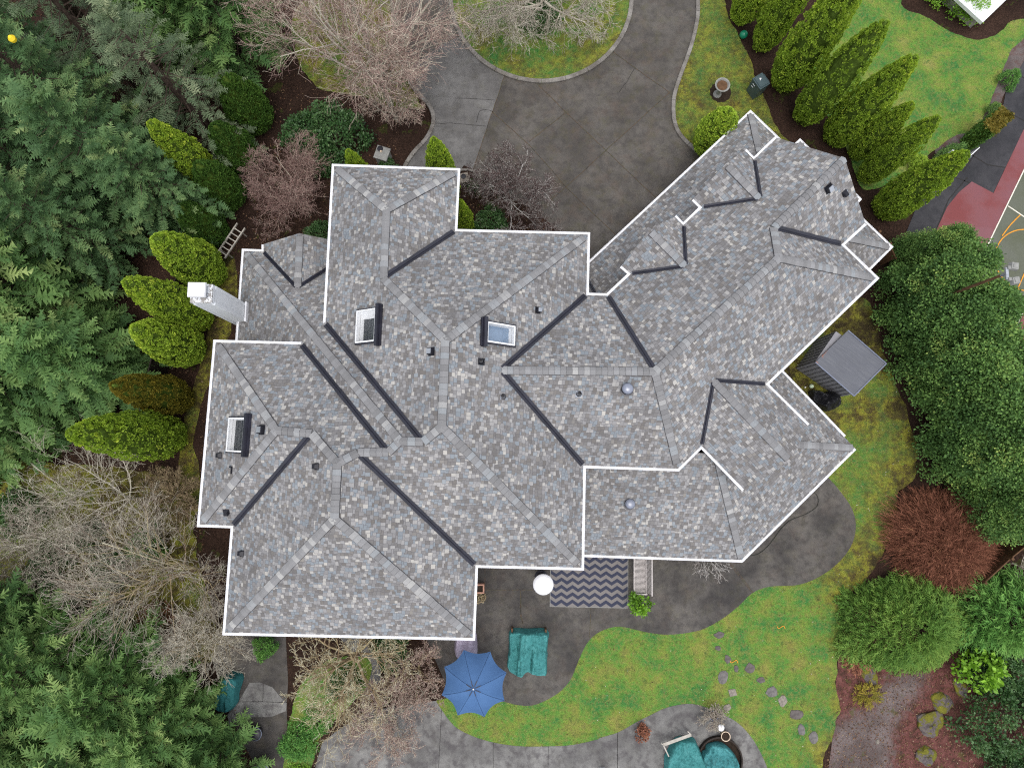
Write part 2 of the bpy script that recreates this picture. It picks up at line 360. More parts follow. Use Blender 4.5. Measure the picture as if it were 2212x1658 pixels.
# ---- ridge caps
def cap(a, b, A, B, s0=0.0, s1=0.0, half=.14, expo=.20):
    a, b = Vector(a), Vector(b); L = (b-a).length; dh = (b-a).to_2d().normalized(); n = Vector((-dh.y, dh.x)); m = MB(); N = max(1, int((L-s0-s1)/expo))
    lat = lambda o_: min(A.a*n.x*o_+A.b*n.y*o_, B.a*n.x*o_+B.b*n.y*o_)
    rise = (b.z-a.z)/L
    def row(t, lift, hw, crown=1.0):
        c = a.lerp(b, min(1.0, max(0.0, t/L)))
        return [(c.x+n.x*o_, c.y+n.y*o_, c.z+lat(o_)*.86+lift+e*crown) for o_, e in ((-hw, 0), (-hw*.5, .004), (0, .0), (hw*.5, .004), (hw, 0))]
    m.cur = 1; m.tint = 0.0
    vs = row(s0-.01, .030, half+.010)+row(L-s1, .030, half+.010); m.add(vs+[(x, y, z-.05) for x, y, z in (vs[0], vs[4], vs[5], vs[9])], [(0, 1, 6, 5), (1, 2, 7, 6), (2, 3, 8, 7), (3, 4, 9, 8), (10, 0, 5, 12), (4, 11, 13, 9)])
    m.cur = 0
    for i in range(N):
        t0, t1 = s0+(L-s0-s1)*i/N+.006, s0+(L-s0-s1)*(i+1)/N
        m.tint = random.random() if random.random() > .25 else .35
        hw = half+random.uniform(-.008, .008); up = rise >= -.02
        vs = row(t0, .056 if up else .042, hw)+row(t1, .042 if up else .056, hw)
        vs += [(vs[k][0], vs[k][1], vs[k][2]-.012) for k in (0, 4, 5, 9)]
        m.add(vs, [(0, 1, 6, 5), (1, 2, 7, 6), (2, 3, 8, 7), (3, 4, 9, 8), (10, 0, 5, 12), (4, 11, 13, 9), (0, 10, 11, 4, 3, 2, 1), (5, 6, 7, 8, 9, 13, 12)])
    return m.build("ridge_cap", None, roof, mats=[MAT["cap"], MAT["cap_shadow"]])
for s in ("a1 r1 Nn mw", "a2 r1 Nn Ne", "r1 r2 Ne mw", "r2 r3 mn mw", "a4 r3 mn me", "r3 r4 me mw", "a8 r4 me ms", "r5 r4 mw ms", "r5 r6 Wn ms", "r7 r6 Ww ms", "w2 r6 Wn Ww",
          "r7 r8 wn ms", "r8 r9 wn se", "r11 r9 wn sw", "r9 r10 se sw", "a10 r10 se ss", "a11 r10 ss sw", "r11 r12 wn ws", "a14 r12 ww wn", "a13 r12 ww ws",
          "k1 k2 cn cs", "k2 k3 gn gs", "k4 k5 gn gt", "g4 k3 gs ge", "k4 k3 gn ge", "c0 k2 cs gs"):
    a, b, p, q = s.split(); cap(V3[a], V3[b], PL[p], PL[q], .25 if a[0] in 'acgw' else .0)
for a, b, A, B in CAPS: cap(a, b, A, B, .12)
def valley(a, b, A, B, half=.105, s0=.05, s1=.08):
    a, b = Vector(a), Vector(b); d = (b-a).to_2d().normalized(); n = Vector((-d.y, d.x)); m = MB(); L = (b-a).to_2d().length; vs = []
    lat = lambda o_: max(A.a*n.x*o_+A.b*n.y*o_, B.a*n.x*o_+B.b*n.y*o_)
    ks = 12
    for i in range(ks+1):
        c = a.lerp(b, (s0+(L-s0-s1)*i/ks)/L); hw = half+.006*math.sin(i*2.3)
        for o_, e in ((-hw, .030), (-hw*.12, .028), (0, .052), (hw*.12, .028), (hw, .030)):
            vs.append((c.x+n.x*o_, c.y+n.y*o_, c.z+lat(o_)+e))
    m.add(vs, [(i*5+k, (i+1)*5+k, (i+1)*5+k+1, i*5+k+1) for i in range(ks) for k in range(4)])
    return m.build("valley_flashing", MAT["valley_metal"], roof)
for s in ("a3 r2 Ne mn", "a5 k1 me cn", "b0 k1 me cs", "a6 k2 cn gn", "g3 k4 ge gt", "aw r5 mw Wn", "a15 r7 Ww wn", "a9 r8 ms se", "a12 r11 sw ws"):
    a, b, p, q = s.split(); valley(V3[a], V3[b], PL[p], PL[q])
for a, b, A, B in VALS: valley(a, b, A, B, .075)
# ---- gutters
GUT = [(-.02, -.20), (.07, -.12), (.092, .0), (.074, .004), (.066, -.03), (.026, -.03), (.018, -.012), (-.02, -.012)]
def gutter(pts, closed=False):            # path with the house on its left -> profile grows to the right
    m = MB(); rows = [offset_path(pts, -o_, closed) for o_, _ in GUT]; n = len(pts); k = len(GUT)
    vs = [(rows[j][i].x, rows[j][i].y, pts[i].z+GUT[j][1]) for i in range(n) for j in range(k)]
    fs = [(i*k+j, i*k+(j+1) % k, ((i+1) % n)*k+(j+1) % k, ((i+1) % n)*k+j) for i in range(n if closed else n-1) for j in range(k)]
    if not closed: fs += [tuple(range(k)), tuple((n-1)*k+j for j in range(k-1, -1, -1))]
    m.add(vs, fs); o = m.build("gutter", MAT["white_metal"], roof); return o
def vv(s): return [V3[k] for k in s.split()]
gutter([D1[1], D1[0]]+vv('a6 a5 a4 a3 a2 a1 aw'))
gutter([D2[1], D2[0], D1[2], D1[3]]); gutter([V3['g1'], D2[2], D2[3]])
gutter([D3[3], D3[2]]+vv('g4 g3 g2')); gutter(vv('a15 a14 a13 a12 a11 a10 a9 a8 b0 c0')+[D3[0], D3[1]])
gutter([D4[1], V3['w3'], V3['w2'], V3['wz']]); gutter(SK1); gutter(SK3)
gutter(SK2[:3]); gutter([P(1824, 943.5, ZL), SK2[3]])
# ---- walls and soffit
OUT = vv('a1 aw a15 a14 a13 a12 a11 a10 a9 a8 b0 c0 g4 g3 g2 g1 a6 a5 a4 a3 a2')
wl = MB(); sgn = 1 if poly_area(OUT) > 0 else -1
if sgn < 0: OUT = OUT[::-1]
ins = offset_path(OUT, .42, True)
wl.prism(ins, -.05, ZU-.12, top=False)
lo = [V3['wz'], V3['w2'], V3['wx'], V3['wy'], V3['wv']]
if poly_area(lo) < 0: lo = lo[::-1]
wl.prism(offset_path(lo, .42, True), -.05, ZW-.1, top=False)
bay = [Vector(q) for q in (P(1812, 473, ZL), P(1856, 430, ZL), P(1728.5, 304.8, ZL), P(1684, 347, ZL))]
if poly_area(bay) < 0: bay = bay[::-1]
wl.prism(offset_path(bay, .35, True), -.05, ZL-.1, top=False)
for sk in (SK1, SK2):
    q = offset_path(sk, .5); q2 = offset_path(sk, .62)
    for i in range(len(sk)-1):
        if sk is SK2 and i == 0: continue
        wl.add([(q[i].x, q[i].y, -.05), (q[i+1].x, q[i+1].y, -.05), (q[i+1].x, q[i+1].y, ZL+.2), (q[i].x, q[i].y, ZL+.2)], [(0, 1, 2, 3)])
part(wl, "wall", "siding")
so_ = MB(); so_.add([(q.x, q.y, ZU-.16) for q in OUT], [tuple(range(len(OUT)))]); so_.add([(q.x, q.y, ZW-.15) for q in lo], [tuple(range(len(lo)))])
part(so_, "soffit", "soffit")
m = MB()                                  # gable end of the garage under its rake
gw = [V3['g1'], V3['g2'], V3['k5']]; c_ = (gw[0]+gw[1])/2; inw = (V3['k4']-V3['k5']).to_2d().normalized()*.45; s_ = Vector((inw.x, inw.y, -.08))
tri = [gw[0].lerp(c_, .08)+s_, gw[1].lerp(c_, .08)+s_, gw[2]+s_]; ti = [q+s_*1.0 for q in tri]
m.add(tri+ti, [(0, 1, 2), (5, 4, 3)]); part(m, "gable_wall", "siding")
for i in range(4):                        # porch posts
    q = offset_path(SK2, .25); a_, b_ = q[0], q[1]; c_ = a_.lerp(b_, (.06, .36, .66, .97)[i]); m = MB(); m.box((c_.x, c_.y, 1.25), (.14, .14, 2.5)); m.box((c_.x, c_.y, .08), (.2, .2, .16)); part(m, "porch_post", "white_paint")
# ---- skylights
def frame_M(pl, c): 
    M = Matrix((pl.U.to_4d(), pl.V.to_4d(), pl.N.to_4d(), (0, 0, 0, 1))).transposed(); M[3] = (0, 0, 0, 1); M[0][3], M[1][3], M[2][3] = c; return M
for pl, px, su, sv, gm, dp in SKY:
    c = pl.hit(*px); M = frame_M(pl, c); s = empty("skylight", -HL, 0, house)
    hu, hv = su/2, sv/2
    m = MB()                              # dark curb, its head flashing a long dark box up-slope
    for a, b, wx, wy in ((-hu-.02, 0, .06, sv+.1), (hu+.02, 0, .06, sv+.1), (0, -hv-.02, su+.1, .06)):
        m.box(None, (wx, wy, .16), M=M @ Matrix.Translation((a, b, .07)))
    m.box(None, (su+.34, .13, .20), M=M @ Matrix.Translation((0, hv+.05, .10))); m.box(None, (su+.30, .05, .09), M=M @ Matrix.Translation((0, hv+.15, .05)))
    m.box(None, (su+.1, .1, .03), M=M @ Matrix.Translation((0, -hv-.09, .02)))
    m.build("curb", MAT["valley_metal"], s)
    m = MB()          # white shaft with the sash rim
    for a, b, wx, wy in ((-hu+.02, 0, .05, sv), (hu-.02, 0, .05, sv), (0, -hv+.02, su-.09, .05), (0, hv-.02, su-.09, .05)):
        m.box(None, (wx, wy, .035), M=M @ Matrix.Translation((a, b, .165)))
    cs_ = [(-hu+.02, -hv+.02), (hu-.02, -hv+.02), (hu-.02, hv-.02), (-hu+.02, hv-.02)]
    north = 1 if pl.U.y > 0 else -1; dn_, nn_ = dp    # the well is splayed on its down-slope and north sides
    tp = [M @ Vector((a, b, .15)) for a, b in cs_]; bt = []
    for a, b in cs_:
        b2 = b+dn_*sv if b < 0 else b-.03; a2 = a-north*nn_*su if a*north > 0 else a+north*.03
        bt.append(M @ Vector((a2, b2, -.12 if pl is PL['ww'] else -.20)))
    m.add(tp+bt, [(i, (i+1) % 4, 4+(i+1) % 4, 4+i) for i in range(4)])
    m.build("shaft", MAT["white_paint"], s)
    m = MB(); m.add(bt, [(0, 1, 2, 3)]); m.build("lower_pane", MAT[gm], s)
    m = MB(); m.add([M @ Vector((a*.96, b*.96, .152)) for a, b in cs_], [(0, 1, 2, 3)]); m.build("pane", MAT["clear_glass"], s)
# ---- vents and pipes
def on_roof(pl, px): c = pl.hit(*px); return frame_M(pl, c), c
for pl, px, sz in ((PL['mw'], (933, 759), .2), (PL['me'], (1161, 670), .17), (PL['ww'], (567, 928), .24), (PL['gt'], (1789, 407), .24)):
    M, c = on_roof(pl, px); e = empty("box_vent", -HL, 0, house); m = MB(); m.box(None, (sz*1.45, sz*1.3, .02), M=M @ Matrix.Translation((0, 0, .02))); m.box(None, (sz*1.2, sz, .14), M=M @ Matrix.Translation((0, 0, .09)), taper=.92)
    m.build("hood", MAT["black_plastic"], e); m = MB(); m.box(None, (sz*.85, sz*.9, .02), M=M @ Matrix.Translation((0, 0, .172))); m.build("lid", MAT["grey_metal"], e)
for pl, px in ((PL['me'], (1039.5, 781)), (PL['me'], (1086.5, 856)), (PL['cs'], (1250.5, 850))):
    M, c = on_roof(pl, px); e = empty("pipe_vent", -HL, 0, house); m = MB(); m.box(None, (.24, .26, .012), M=M @ Matrix.Translation((0, 0, .018))); m.lathe([(.10, 0), (.085, .06), (.06, .1)], c, 18); m.build("flashing", MAT["grey_metal" if px[0] > 1080 else "black_plastic"], e)
    m = MB(); m.lathe([(.062, 0), (.062, .2), (.07, .21), (.045, .215), (.04, .12)], c+Vector((0, 0, .03)), 18, close_top=True); m.lathe([(.11, .0), (.095, .08)], c, 18); m.build("pipe", MAT["black_plastic"], e)
dark_glass("dome", (.20, .22, .28), .12)
for pl, px in ((PL['cs'], (1354, 840)), (None, (1359.5, 1087))):
    if pl is None:
        q = ray(*px); k = None; e_ = SK2; a_ = (SK2[1]-SK2[0]).to_2d().normalized(); n_ = Vector((-a_.y, a_.x)); A_, B_ = .55*n_.x, .55*n_.y; C_ = ZL-.55*n_.dot(SK2[0].to_2d())
        c = Vector((0, 0, CH))+q*((C_-CH)/(q.z-A_*q.x-B_*q.y))
    else: c = pl.hit(*px)
    e = empty("tube_skylight", -HL, 0, house); m = MB(); m.lathe([(.25, .02), (.2, .03), (.19, .24), (.205, .25)], c-Vector((0, 0, .06)), 28); m.build("collar", MAT["valley_metal"], e)
    m = MB(); m.lathe([(.2, .19), (.19, .23), (.15, .27), (.08, .295), (.002, .30)], c, 28); m.build("dome", MAT["dome"], e, smooth=True)
for pl, px in ((PL['ww'], (476.5, 983)), (PL['ws'], (489, 1104)), (PL['sw'], (685, 1007)), (PL['sw'], (523.5, 1195)), (PL['gt'], (1824, 417))):
    M, c = on_roof(pl, px); m = MB(); m.box(None, (.24, .2, .012), M=M @ Matrix.Translation((0, 0, .018)))
    hood = [(-.1, -.1, .02), (.1, -.1, .02), (.1, .1, .02), (-.1, .1, .02), (-.08, -.12, .13), (.08, -.12, .13), (.055, .02, .13), (-.055, .02, .13)]
    m.add([M @ Vector(q) for q in hood], [(0, 1, 5, 4), (1, 2, 6, 5), (2, 3, 7, 6), (3, 0, 4, 7), (4, 5, 6, 7)]); part(m, "hooded_vent", "black_plastic")
M, c = on_roof(PL['ww'], (500, 1014)); m = MB(); m.box(None, (.05, .14, .05), M=M @ Matrix.Translation((-.1, -.03, .03))); m.box(None, (.26, .04, .05), M=M @ Matrix.Translation((.02, .05, .03))); part(m, "roof_bracket", "black_plastic")
# ---- chimney
ZC = 6.6
ct = [P(*q, ZC) for q in ((411, 613.4), (458, 613.8), (458.5, 654), (412, 653.5))]
cc = sum(ct, Vector())/4; ex = ((ct[1]-ct[0])+(ct[2]-ct[3])).normalized(); rz = math.atan2(ex.y, ex.x); cw, cd = ((ct[1]-ct[0]).length+(ct[2]-ct[3]).length)/2, ((ct[3]-ct[0]).length+(ct[2]-ct[1]).length)/2
CM = Matrix.Translation((cc.x, cc.y, 0)) @ Matrix.Rotation(rz, 4, 'Z')
def chimney_paint():
    t = NT("chimney_paint"); p = t.pos(); f = t.noise(p, 3, 5); sp = t.n("SeparateXYZ"); t.l(p, sp.inputs[0])
    dirt = t.math('MULTIPLY', t.math('GREATER_THAN', t.noise(p, 9, 5, .7), .49), t.math('GREATER_THAN', sp.outputs[2], 6.52))
    t.base(t.mix(t.math('MULTIPLY', dirt, .75), t.ramp(f, [(.3, (.76, .78, .80)), (.7, (.84, .86, .88))]), (.16, .13, .10)), .6, .3); MAT["chimney_paint"] = t.m
chimney_paint()
ch = empty("chimney", -HL, 0, house)
m = MB(); m.box(None, (cw-.06, cd-.06, ZC-.05), M=CM @ Matrix.Translation((0, 0, (ZC-.25)/2)))
for sx in (-1, 1):
    for sy in (-1, 1): m.box(None, (.11, .11, ZC-.3), M=CM @ Matrix.Translation((sx*(cw/2-.05), sy*(cd/2-.05), (ZC-.3)/2)))
m.build("stack", MAT["chimney_paint"], ch)
m = MB(); m.box(None, (cw, cd, .16), M=CM @ Matrix.Translation((0, 0, ZC-.08))); m.box(None, (cw-.05, cd-.05, .10), M=CM @ Matrix.Translation((0, 0, ZC-.24)), taper=1.06); m.build("crown", MAT["chimney_paint"], ch)
m = MB(); lc = P(423, 624.6, ZC+.42); lo_ = CM.inverted() @ lc
m.box(None, (.50, .42, .28), M=CM @ Matrix.Translation((lo_.x, lo_.y, ZC+.14))); m.build("flue", MAT["grey_metal"], ch)
m = MB(); m.box(None, (.66, .56, .08), M=CM @ Matrix.Translation((lo_.x, lo_.y, ZC+.36)), taper=.93); m.build("cap", MAT["white_metal"], ch)
m = MB(); fz = PL['Ww'].z(*(CM @ Vector((cw/2, 0, 0))).to_2d()); m.box(None, (.06, cd+.12, .30), M=CM @ Matrix.Translation((cw/2+.03, 0, fz+.14))); m.build("flashing", MAT["white_metal"], ch)
# ================================================================ THE GROUND
def KK(ox, oy, pts, s=2.764): return [((ox+x/s)*.864, (oy+y/s)*.864) for x, y in pts]   # pixels of an enlarged crop -> pixels of the photograph
def ground_poly(pts, k=4, z=0.0, smooth=True):
    q = [P(*p, z).to_2d() for p in pts]
    return smooth_poly(q, k) if smooth else q
def inside(poly, x, y):
    c = False; n = len(poly); j = n-1
    for i in range(n):
        xi, yi = poly[i][0], poly[i][1]; xj, yj = poly[j][0], poly[j][1]
        if (yi > y) != (yj > y) and x < (xj-xi)*(y-yi)/(yj-yi)+xi: c = not c
        j = i
    return c
def sheet(name, poly, z, mat, step=None, attr=None):
    bm = bmesh.new(); f = bm.faces.new([bm.verts.new((q[0], q[1], z)) for q in poly])
    if f.normal.z < 0 or poly_area(poly) < 0: f.normal_flip()
    bmesh.ops.triangulate(bm, faces=bm.faces[:])
    if step:
        xs = [q[0] for q in poly]; ys = [q[1] for q in poly]
        for ax, a, b in ((0, min(xs), max(xs)), (1, min(ys), max(ys))):
            t = math.floor(a/step)*step+step
            while t < b:
                co = (t, 0, 0) if ax == 0 else (0, t, 0); no = (1, 0, 0) if ax == 0 else (0, 1, 0)
                bmesh.ops.bisect_plane(bm, geom=bm.verts[:]+bm.edges[:]+bm.faces[:], plane_co=co, plane_no=no); t += step
    me = bpy.data.meshes.new(name); bm.to_mesh(me); bm.free()
    if attr:
        at = me.attributes.new('tint', 'FLOAT', 'POINT'); at.data.foreach_set('value', [attr(v_.co.x, v_.co.y) for v_ in me.vertices])
    me.update(); o = link(name, me, mat); tag(o, kind='structure'); return o
def strip(name, pts, width, z, mat, jitter=0.0):
    q = [P(*p, 0).to_2d() for p in pts]
    if jitter:
        r = []
        for a, b in zip(q, q[1:]):
            n_ = max(2, int((b-a).length/.35)); r += [a.lerp(b, i/n_)+Vector((random.gauss(0, jitter), random.gauss(0, jitter))) for i in range(n_)]
        q = r+[q[-1]]
    l, r = offset_path(q, width/2), offset_path(q, -width/2); n = len(q); m = MB()
    m.add([(a.x, a.y, z) for a in l]+[(a.x, a.y, z) for a in r], [(n+i, n+i+1, i+1, i) for i in range(n-1)])
    return tag(m.build(name, mat), kind='structure')
# ---- materials of the ground
def soil_mat():
    t = NT("soil"); p = t.pos(); a = t.noise(p, .5, 4); b = t.noise(p, 14, 6, .7); c = t.noise(p, 55, 3, .7)
    col = t.ramp(a, [(.3, (.022, .013, .010)), (.5, (.036, .021, .015)), (.7, (.052, .030, .022))])
    col = t.mix(1.0, col, t.ramp(b, [(.3, (.45, .45, .45)), (.5, (.95, .95, .95)), (.72, (1.7, 1.6, 1.6))]), 'MULTIPLY')
    col = t.mix(t.math('MULTIPLY', t.math('GREATER_THAN', c, .66), .5), col, (.13, .09, .065))
    col = t.mix(t.math('MULTIPLY', t.math('GREATER_THAN', t.noise(p, 1.1, 5, .65), .62), .6), col, (.045, .055, .012))
    t.base(col, .95, .1); t.bump(b, .8, .06); MAT["soil"] = t.m
def lawn_mat():
    t = NT("lawn"); p = t.pos(); at = t.n("Attribute", attribute_name="tint").outputs["Fac"]
    n1, n2, n3, n4 = t.noise(p, .9, 5, .65), t.noise(p, 5.5, 5, .7), t.noise(p, 34, 4, .75), t.noise(p, 2.3, 4, .6)
    g = t.ramp(n1, [(.38, (.052, .180, .046)), (.48, (.105, .240, .044)), (.56, (.18, .270, .048)), (.66, (.28, .275, .085))])
    g = t.mix(t.ramp(n2, [(.44, (0, 0, 0)), (.62, (.75, .75, .75))]), g, (.215, .215, .062))
    g = t.mix(t.ramp(t.noise(p, 3.6, 5, .7), [(.52, (0,)*3), (.64, (.8,)*3)]), g, (.050, .150, .032))
    m = t.ramp(n4, [(.36, (.090, .074, .028)), (.45, (.150, .135, .028)), (.53, (.215, .205, .034)), (.60, (.24, .235, .036)), (.68, (.13, .175, .032))])
    m = t.mix(t.math('MULTIPLY', t.math('GREATER_THAN', t.noise(p, 3.1, 6, .72), .535), .7), m, (.072, .050, .030))
    m = t.mix(t.ramp(t.noise(p, .7, 5, .7), [(.52, (0,)*3), (.68, (.75,)*3)]), m, (.060, .048, .026))
    f = t.math('ADD', at, t.math('MULTIPLY', t.math('SUBTRACT', n1, .5), 2.2), clamp=True)
    col = t.mix(f, g, m)
    dirt = t.math('MULTIPLY', t.math('ADD', t.math('SUBTRACT', at, 1.0), t.math('MULTIPLY', t.math('SUBTRACT', t.noise(p, 1.9, 6, .7), .5), 3.0)), 1.6, clamp=True)
    col = t.mix(dirt, col, t.mix(n2, (.030, .020, .014), (.062, .052, .022)))
    col = t.mix(1.0, col, t.ramp(n3, [(.25, (.45, .45, .42)), (.5, (1.0, 1.0, 1.0)), (.72, (1.65, 1.6, 1.5))]), 'MULTIPLY')
    speck = t.math('GREATER_THAN', t.noise(p, 21, 2, .5), .735)
    col = t.mix(t.math('MULTIPLY', speck, .6), col, (.07, .045, .03))
    t.base(col, .95, .1); t.bump(t.math('ADD', n3, n2), .9, .05); MAT["lawn"] = t.m
def concrete(name, lo, hi, agg=.5, stain=(.035, .032, .034), sf=.5, moss=0.0, scale=.55, warm=0.0):
    t = NT(name); p = t.pos(); a = t.noise(p, scale, 6, .62); b = t.noise(p, 2.6, 5, .65); c = t.noise(p, 42, 3, .8); d = t.noise(p, 95, 2, .7)
    col = t.ramp(a, [(.38, lo), (.62, hi)])
    col = t.mix(t.ramp(b, [(.46, (0, 0, 0)), (.62, (sf, sf, sf))]), col, stain)
    if moss: col = t.mix(t.ramp(t.noise(p, 1.7, 6, .7), [(.5, (0, 0, 0)), (.7, (moss, moss, moss))]), col, (.075, .070, .022))
    if warm: col = t.mix(t.ramp(t.noise(p, 1.1, 5, .7), [(.5, (0, 0, 0)), (.72, (warm, warm, warm))]), col, (.14, .085, .055))
    k = 1-agg
    col = t.mix(1.0, col, t.ramp(c, [(.25, (k, k, k)), (.5, (1, 1, 1)), (.75, (1+agg*.9, 1+agg*.85, 1+agg*.8))]), 'MULTIPLY')
    col = t.mix(1.0, col, t.ramp(d, [(.3, (1-agg*.5,)*3), (.7, (1+agg*.5,)*3)]), 'MULTIPLY')
    t.base(col, .82, .3); t.bump(c, .4, .015); MAT[name] = t.m
soil_mat(); lawn_mat()
concrete("aggregate", (.070, .063, .056), (.118, .108, .097), .55, (.040, .036, .036), .45, .35, .5, .25)
concrete("smooth_concrete", (.108, .103, .10), (.165, .16, .155), .16, (.070, .067, .065), .45, .15)
concrete("patio_dark", (.050, .046, .043), (.118, .108, .097), .5, (.030, .027, .027), .5, .2, .42, .15)
concrete("patio_light", (.12, .116, .112), (.225, .22, .21), .22, (.075, .068, .070), .75, .1, .6)
concrete("kerb_stone", (.175, .16, .145), (.27, .255, .235), .3, (.10, .085, .075), .6, .2, 1.5)
concrete("asphalt", (.030, .030, .034), (.055, .053, .058), .35, (.022, .022, .026), .5)
concrete("gravel", (.080, .064, .060), (.135, .112, .106), 1.2, (.085, .036, .028), .7, 0, .7)
concrete("red_mulch", (.080, .030, .025), (.145, .058, .048), 1.0, (.055, .032, .024), .6, .15, .8)
def court(name, a, b, wet):
    t = NT(name); p = t.pos(); f = t.noise(p, .55, 5, .6); g = t.noise(p, 20, 3, .7)
    col = t.mix(1.0, t.ramp(f, [(.35, a), (.65, b)]), t.ramp(g, [(.3, (.9,)*3), (.7, (1.1,)*3)]), 'MULTIPLY')
    t.base(col, t.ramp(f, [(.42, (.16,)*3), (.56, (.6,)*3)]) if wet else .6, .5); MAT[name] = t.m
court("court_red", (.20, .075, .085), (.17, .028, .028), True); court("court_green", (.105, .112, .085), (.075, .085, .045), False)
simple("line_white", (.72, .68, .58), .7, .2, 0, .12, 9); simple("line_orange", (.70, .30, .03), .7, .2, 0, .15, 9)
def joint_mat():
    t = NT("joint"); f = t.noise(t.pos(), 3.5, 4); t.base(t.ramp(f, [(.42, (.050, .046, .038)), (.5, (.115, .078, .052)), (.58, (.075, .070, .042))]), .9, .1); MAT["joint"] = t.m
joint_mat(); simple("crack", (.035, .033, .032), .9, .1)
# ---- sheets, lowest first
m = MB(); m.add([(-400, -400, -.02), (400, -400, -.02), (400, 400, -.02), (-400, 400, -.02)], [(0, 1, 2, 3)]); tag(m.build("ground", MAT["soil"]), kind='structure')
ic = P(1169, -8).to_2d(); irad = (P(1169, 181.5).to_2d()-ic).length
circ = lambda r, n=72: [ic+Vector((math.cos(2*math.pi*i/n), math.sin(2*math.pi*i/n)))*r for i in range(n)]
kerbL = [(850, -140), (846, -60), (848, 20), (856, 90), (870, 145), (884, 175), (903, 203), (925, 225), (936, 250), (934, 275), (919, 303), (893, 331), (874, 362), (862, 400)]
kerbR = [(1510, -120), (1507, -40), (1507, 0), (1506, 41), (1496, 87.5), (1484, 125), (1470, 162), (1457, 203), (1454, 234), (1457, 266), (1470, 294), (1499, 322), (1530, 345)]
kl, kr = [smooth_poly([P(*q).to_2d() for q in k_], 5, False) for k_ in (kerbL, kerbR)]
drive = kl+[P(*q).to_2d() for q in ((862, 470), (1000, 600), (1400, 760), (1560, 520))]+kr[::-1]
sheet("driveway", drive, .0, MAT["aggregate"])
apron = [P(*q).to_2d() for q in ((995, 78), (1089, 166), (1022, 366), (1015, 420), (862, 420))]+kl[::-1][:34]+[P(957, 94).to_2d()]
sheet("concrete_apron", [P(*q).to_2d() for q in [(995, 78), (1024, 116), (1056, 141), (1089, 166), (1022, 366), (1015, 440), (870, 440), (863, 400), (875, 362), (894, 331), (920, 303), (935, 275), (937, 250), (926, 225), (904, 203), (886, 175), (878, 152), (957, 94)]], .005, MAT["smooth_concrete"])
for a_ in ([(1163, 184), (1224, 244), (1302.5, 319), (1416.6, 427)], [(1323, 111), (1384, 156), (1446, 200)], [(1446, 200), (1312, 322), (1224, 403), (1190, 432)],
           [(1062, 241), (1143, 313), (1190, 366), (1224, 406), (1331, 508)], [(1221, 244), (1143, 306)], [(957, 94), (995, 78)], [(1089, 166), (1060, 252), (1022, 366)]):
    strip("joint", a_, .028, .0105, MAT["joint"], .007)
for a_ in ([(1371, 147), (1355, 175), (1337, 200)], [(983, 213), (1030, 214), (1070, 217)], [(940, 266), (990, 267), (1050, 273)], [(1030, 265), (1035, 240), (1047, 236), (1065, 241)]):
    strip("crack", a_, .02, .0105, MAT["crack"], .012)
def lawn_attr(fn): return fn
def nz(x, y, s, o=0): return noise.noise(Vector((x*s+o, y*s-o, o)))
# lawn of the turning circle
sheet("island_lawn", circ(irad-.02), .05, MAT["lawn"], .5, lambda x, y: .25+.5*nz(x, y, .4, 3)+.25*((Vector((x, y))-ic).length > irad*.7))
def rough(pts, amp=.07, step=.12):
    out = []
    for a, b in zip(pts, pts[1:]):
        n_ = max(1, int((b-a).length/step)); d = (b-a).normalized(); nn = Vector((-d.y, d.x))
        for i in range(n_): q = a.lerp(b, i/n_); out.append(q+nn*(noise.noise(Vector((q.x*2.3, q.y*2.3, 0)))+.6*noise.noise(Vector((q.x*7, q.y*7, 3))))*amp)
    return out+[pts[-1]]
def kerb(name, pts, wd, h, seg=1.15, closed=False, z0=-.01):
    L = [0.0]
    for a, b in zip(pts, pts[1:]): L.append(L[-1]+(b-a).length)
    m = MB(); tot = L[-1]; n = max(1, int(tot/seg)); out = []
    def at(t):
        for i in range(len(L)-1):
            if t <= L[i+1] or i == len(L)-2:
                k = (t-L[i])/max(1e-6, L[i+1]-L[i]); d = (pts[i+1]-pts[i]).normalized(); return pts[i].lerp(pts[i+1], k), Vector((-d.y, d.x))
    for i in range(n):
        t0, t1 = tot*i/n+.008, tot*(i+1)/n-.008; k = 4; vs = []
        for j in range(k+1):
            c, nn = at(t0+(t1-t0)*j/k)
            for o_, z in ((-wd/2, z0), (-wd/2, h-.02), (-wd/2+.02, h), (wd/2-.02, h), (wd/2, h-.02), (wd/2, z0)):
                vs.append((c.x+nn.x*o_, c.y+nn.y*o_, z))
        m.add(vs, [(j*6+q, j*6+q+1, (j+1)*6+q+1, (j+1)*6+q) for j in range(k) for q in range(5)]+[tuple(range(5, -1, -1)), tuple(k*6+q for q in range(6))])
    return tag(m.build(name, MAT["kerb_stone"]), kind='structure')
kerb("island_kerb", circ(irad-.12)+[circ(irad-.12)[0]], .21, .10)
kerb("bed_kerb", kl, .19, .10); kerb("lawn_kerb", kr, .19, .10)
# lawn beside the drive
nl = kr+[P(*q).to_2d() for q in ((1560, 400), (1700, 360), (1720, 320), (1686, 288), (1671, 266), (1652, 212), (1629, 162), (1624, 134), (1605, 97), (1589, 66), (1572, 37), (1562, -20), (1560, -120))]
sheet("side_lawn", kr+rough(nl[len(kr):]), .02, MAT["lawn"], .5, lambda x, y: .70+.4*nz(x, y, .35, 8))
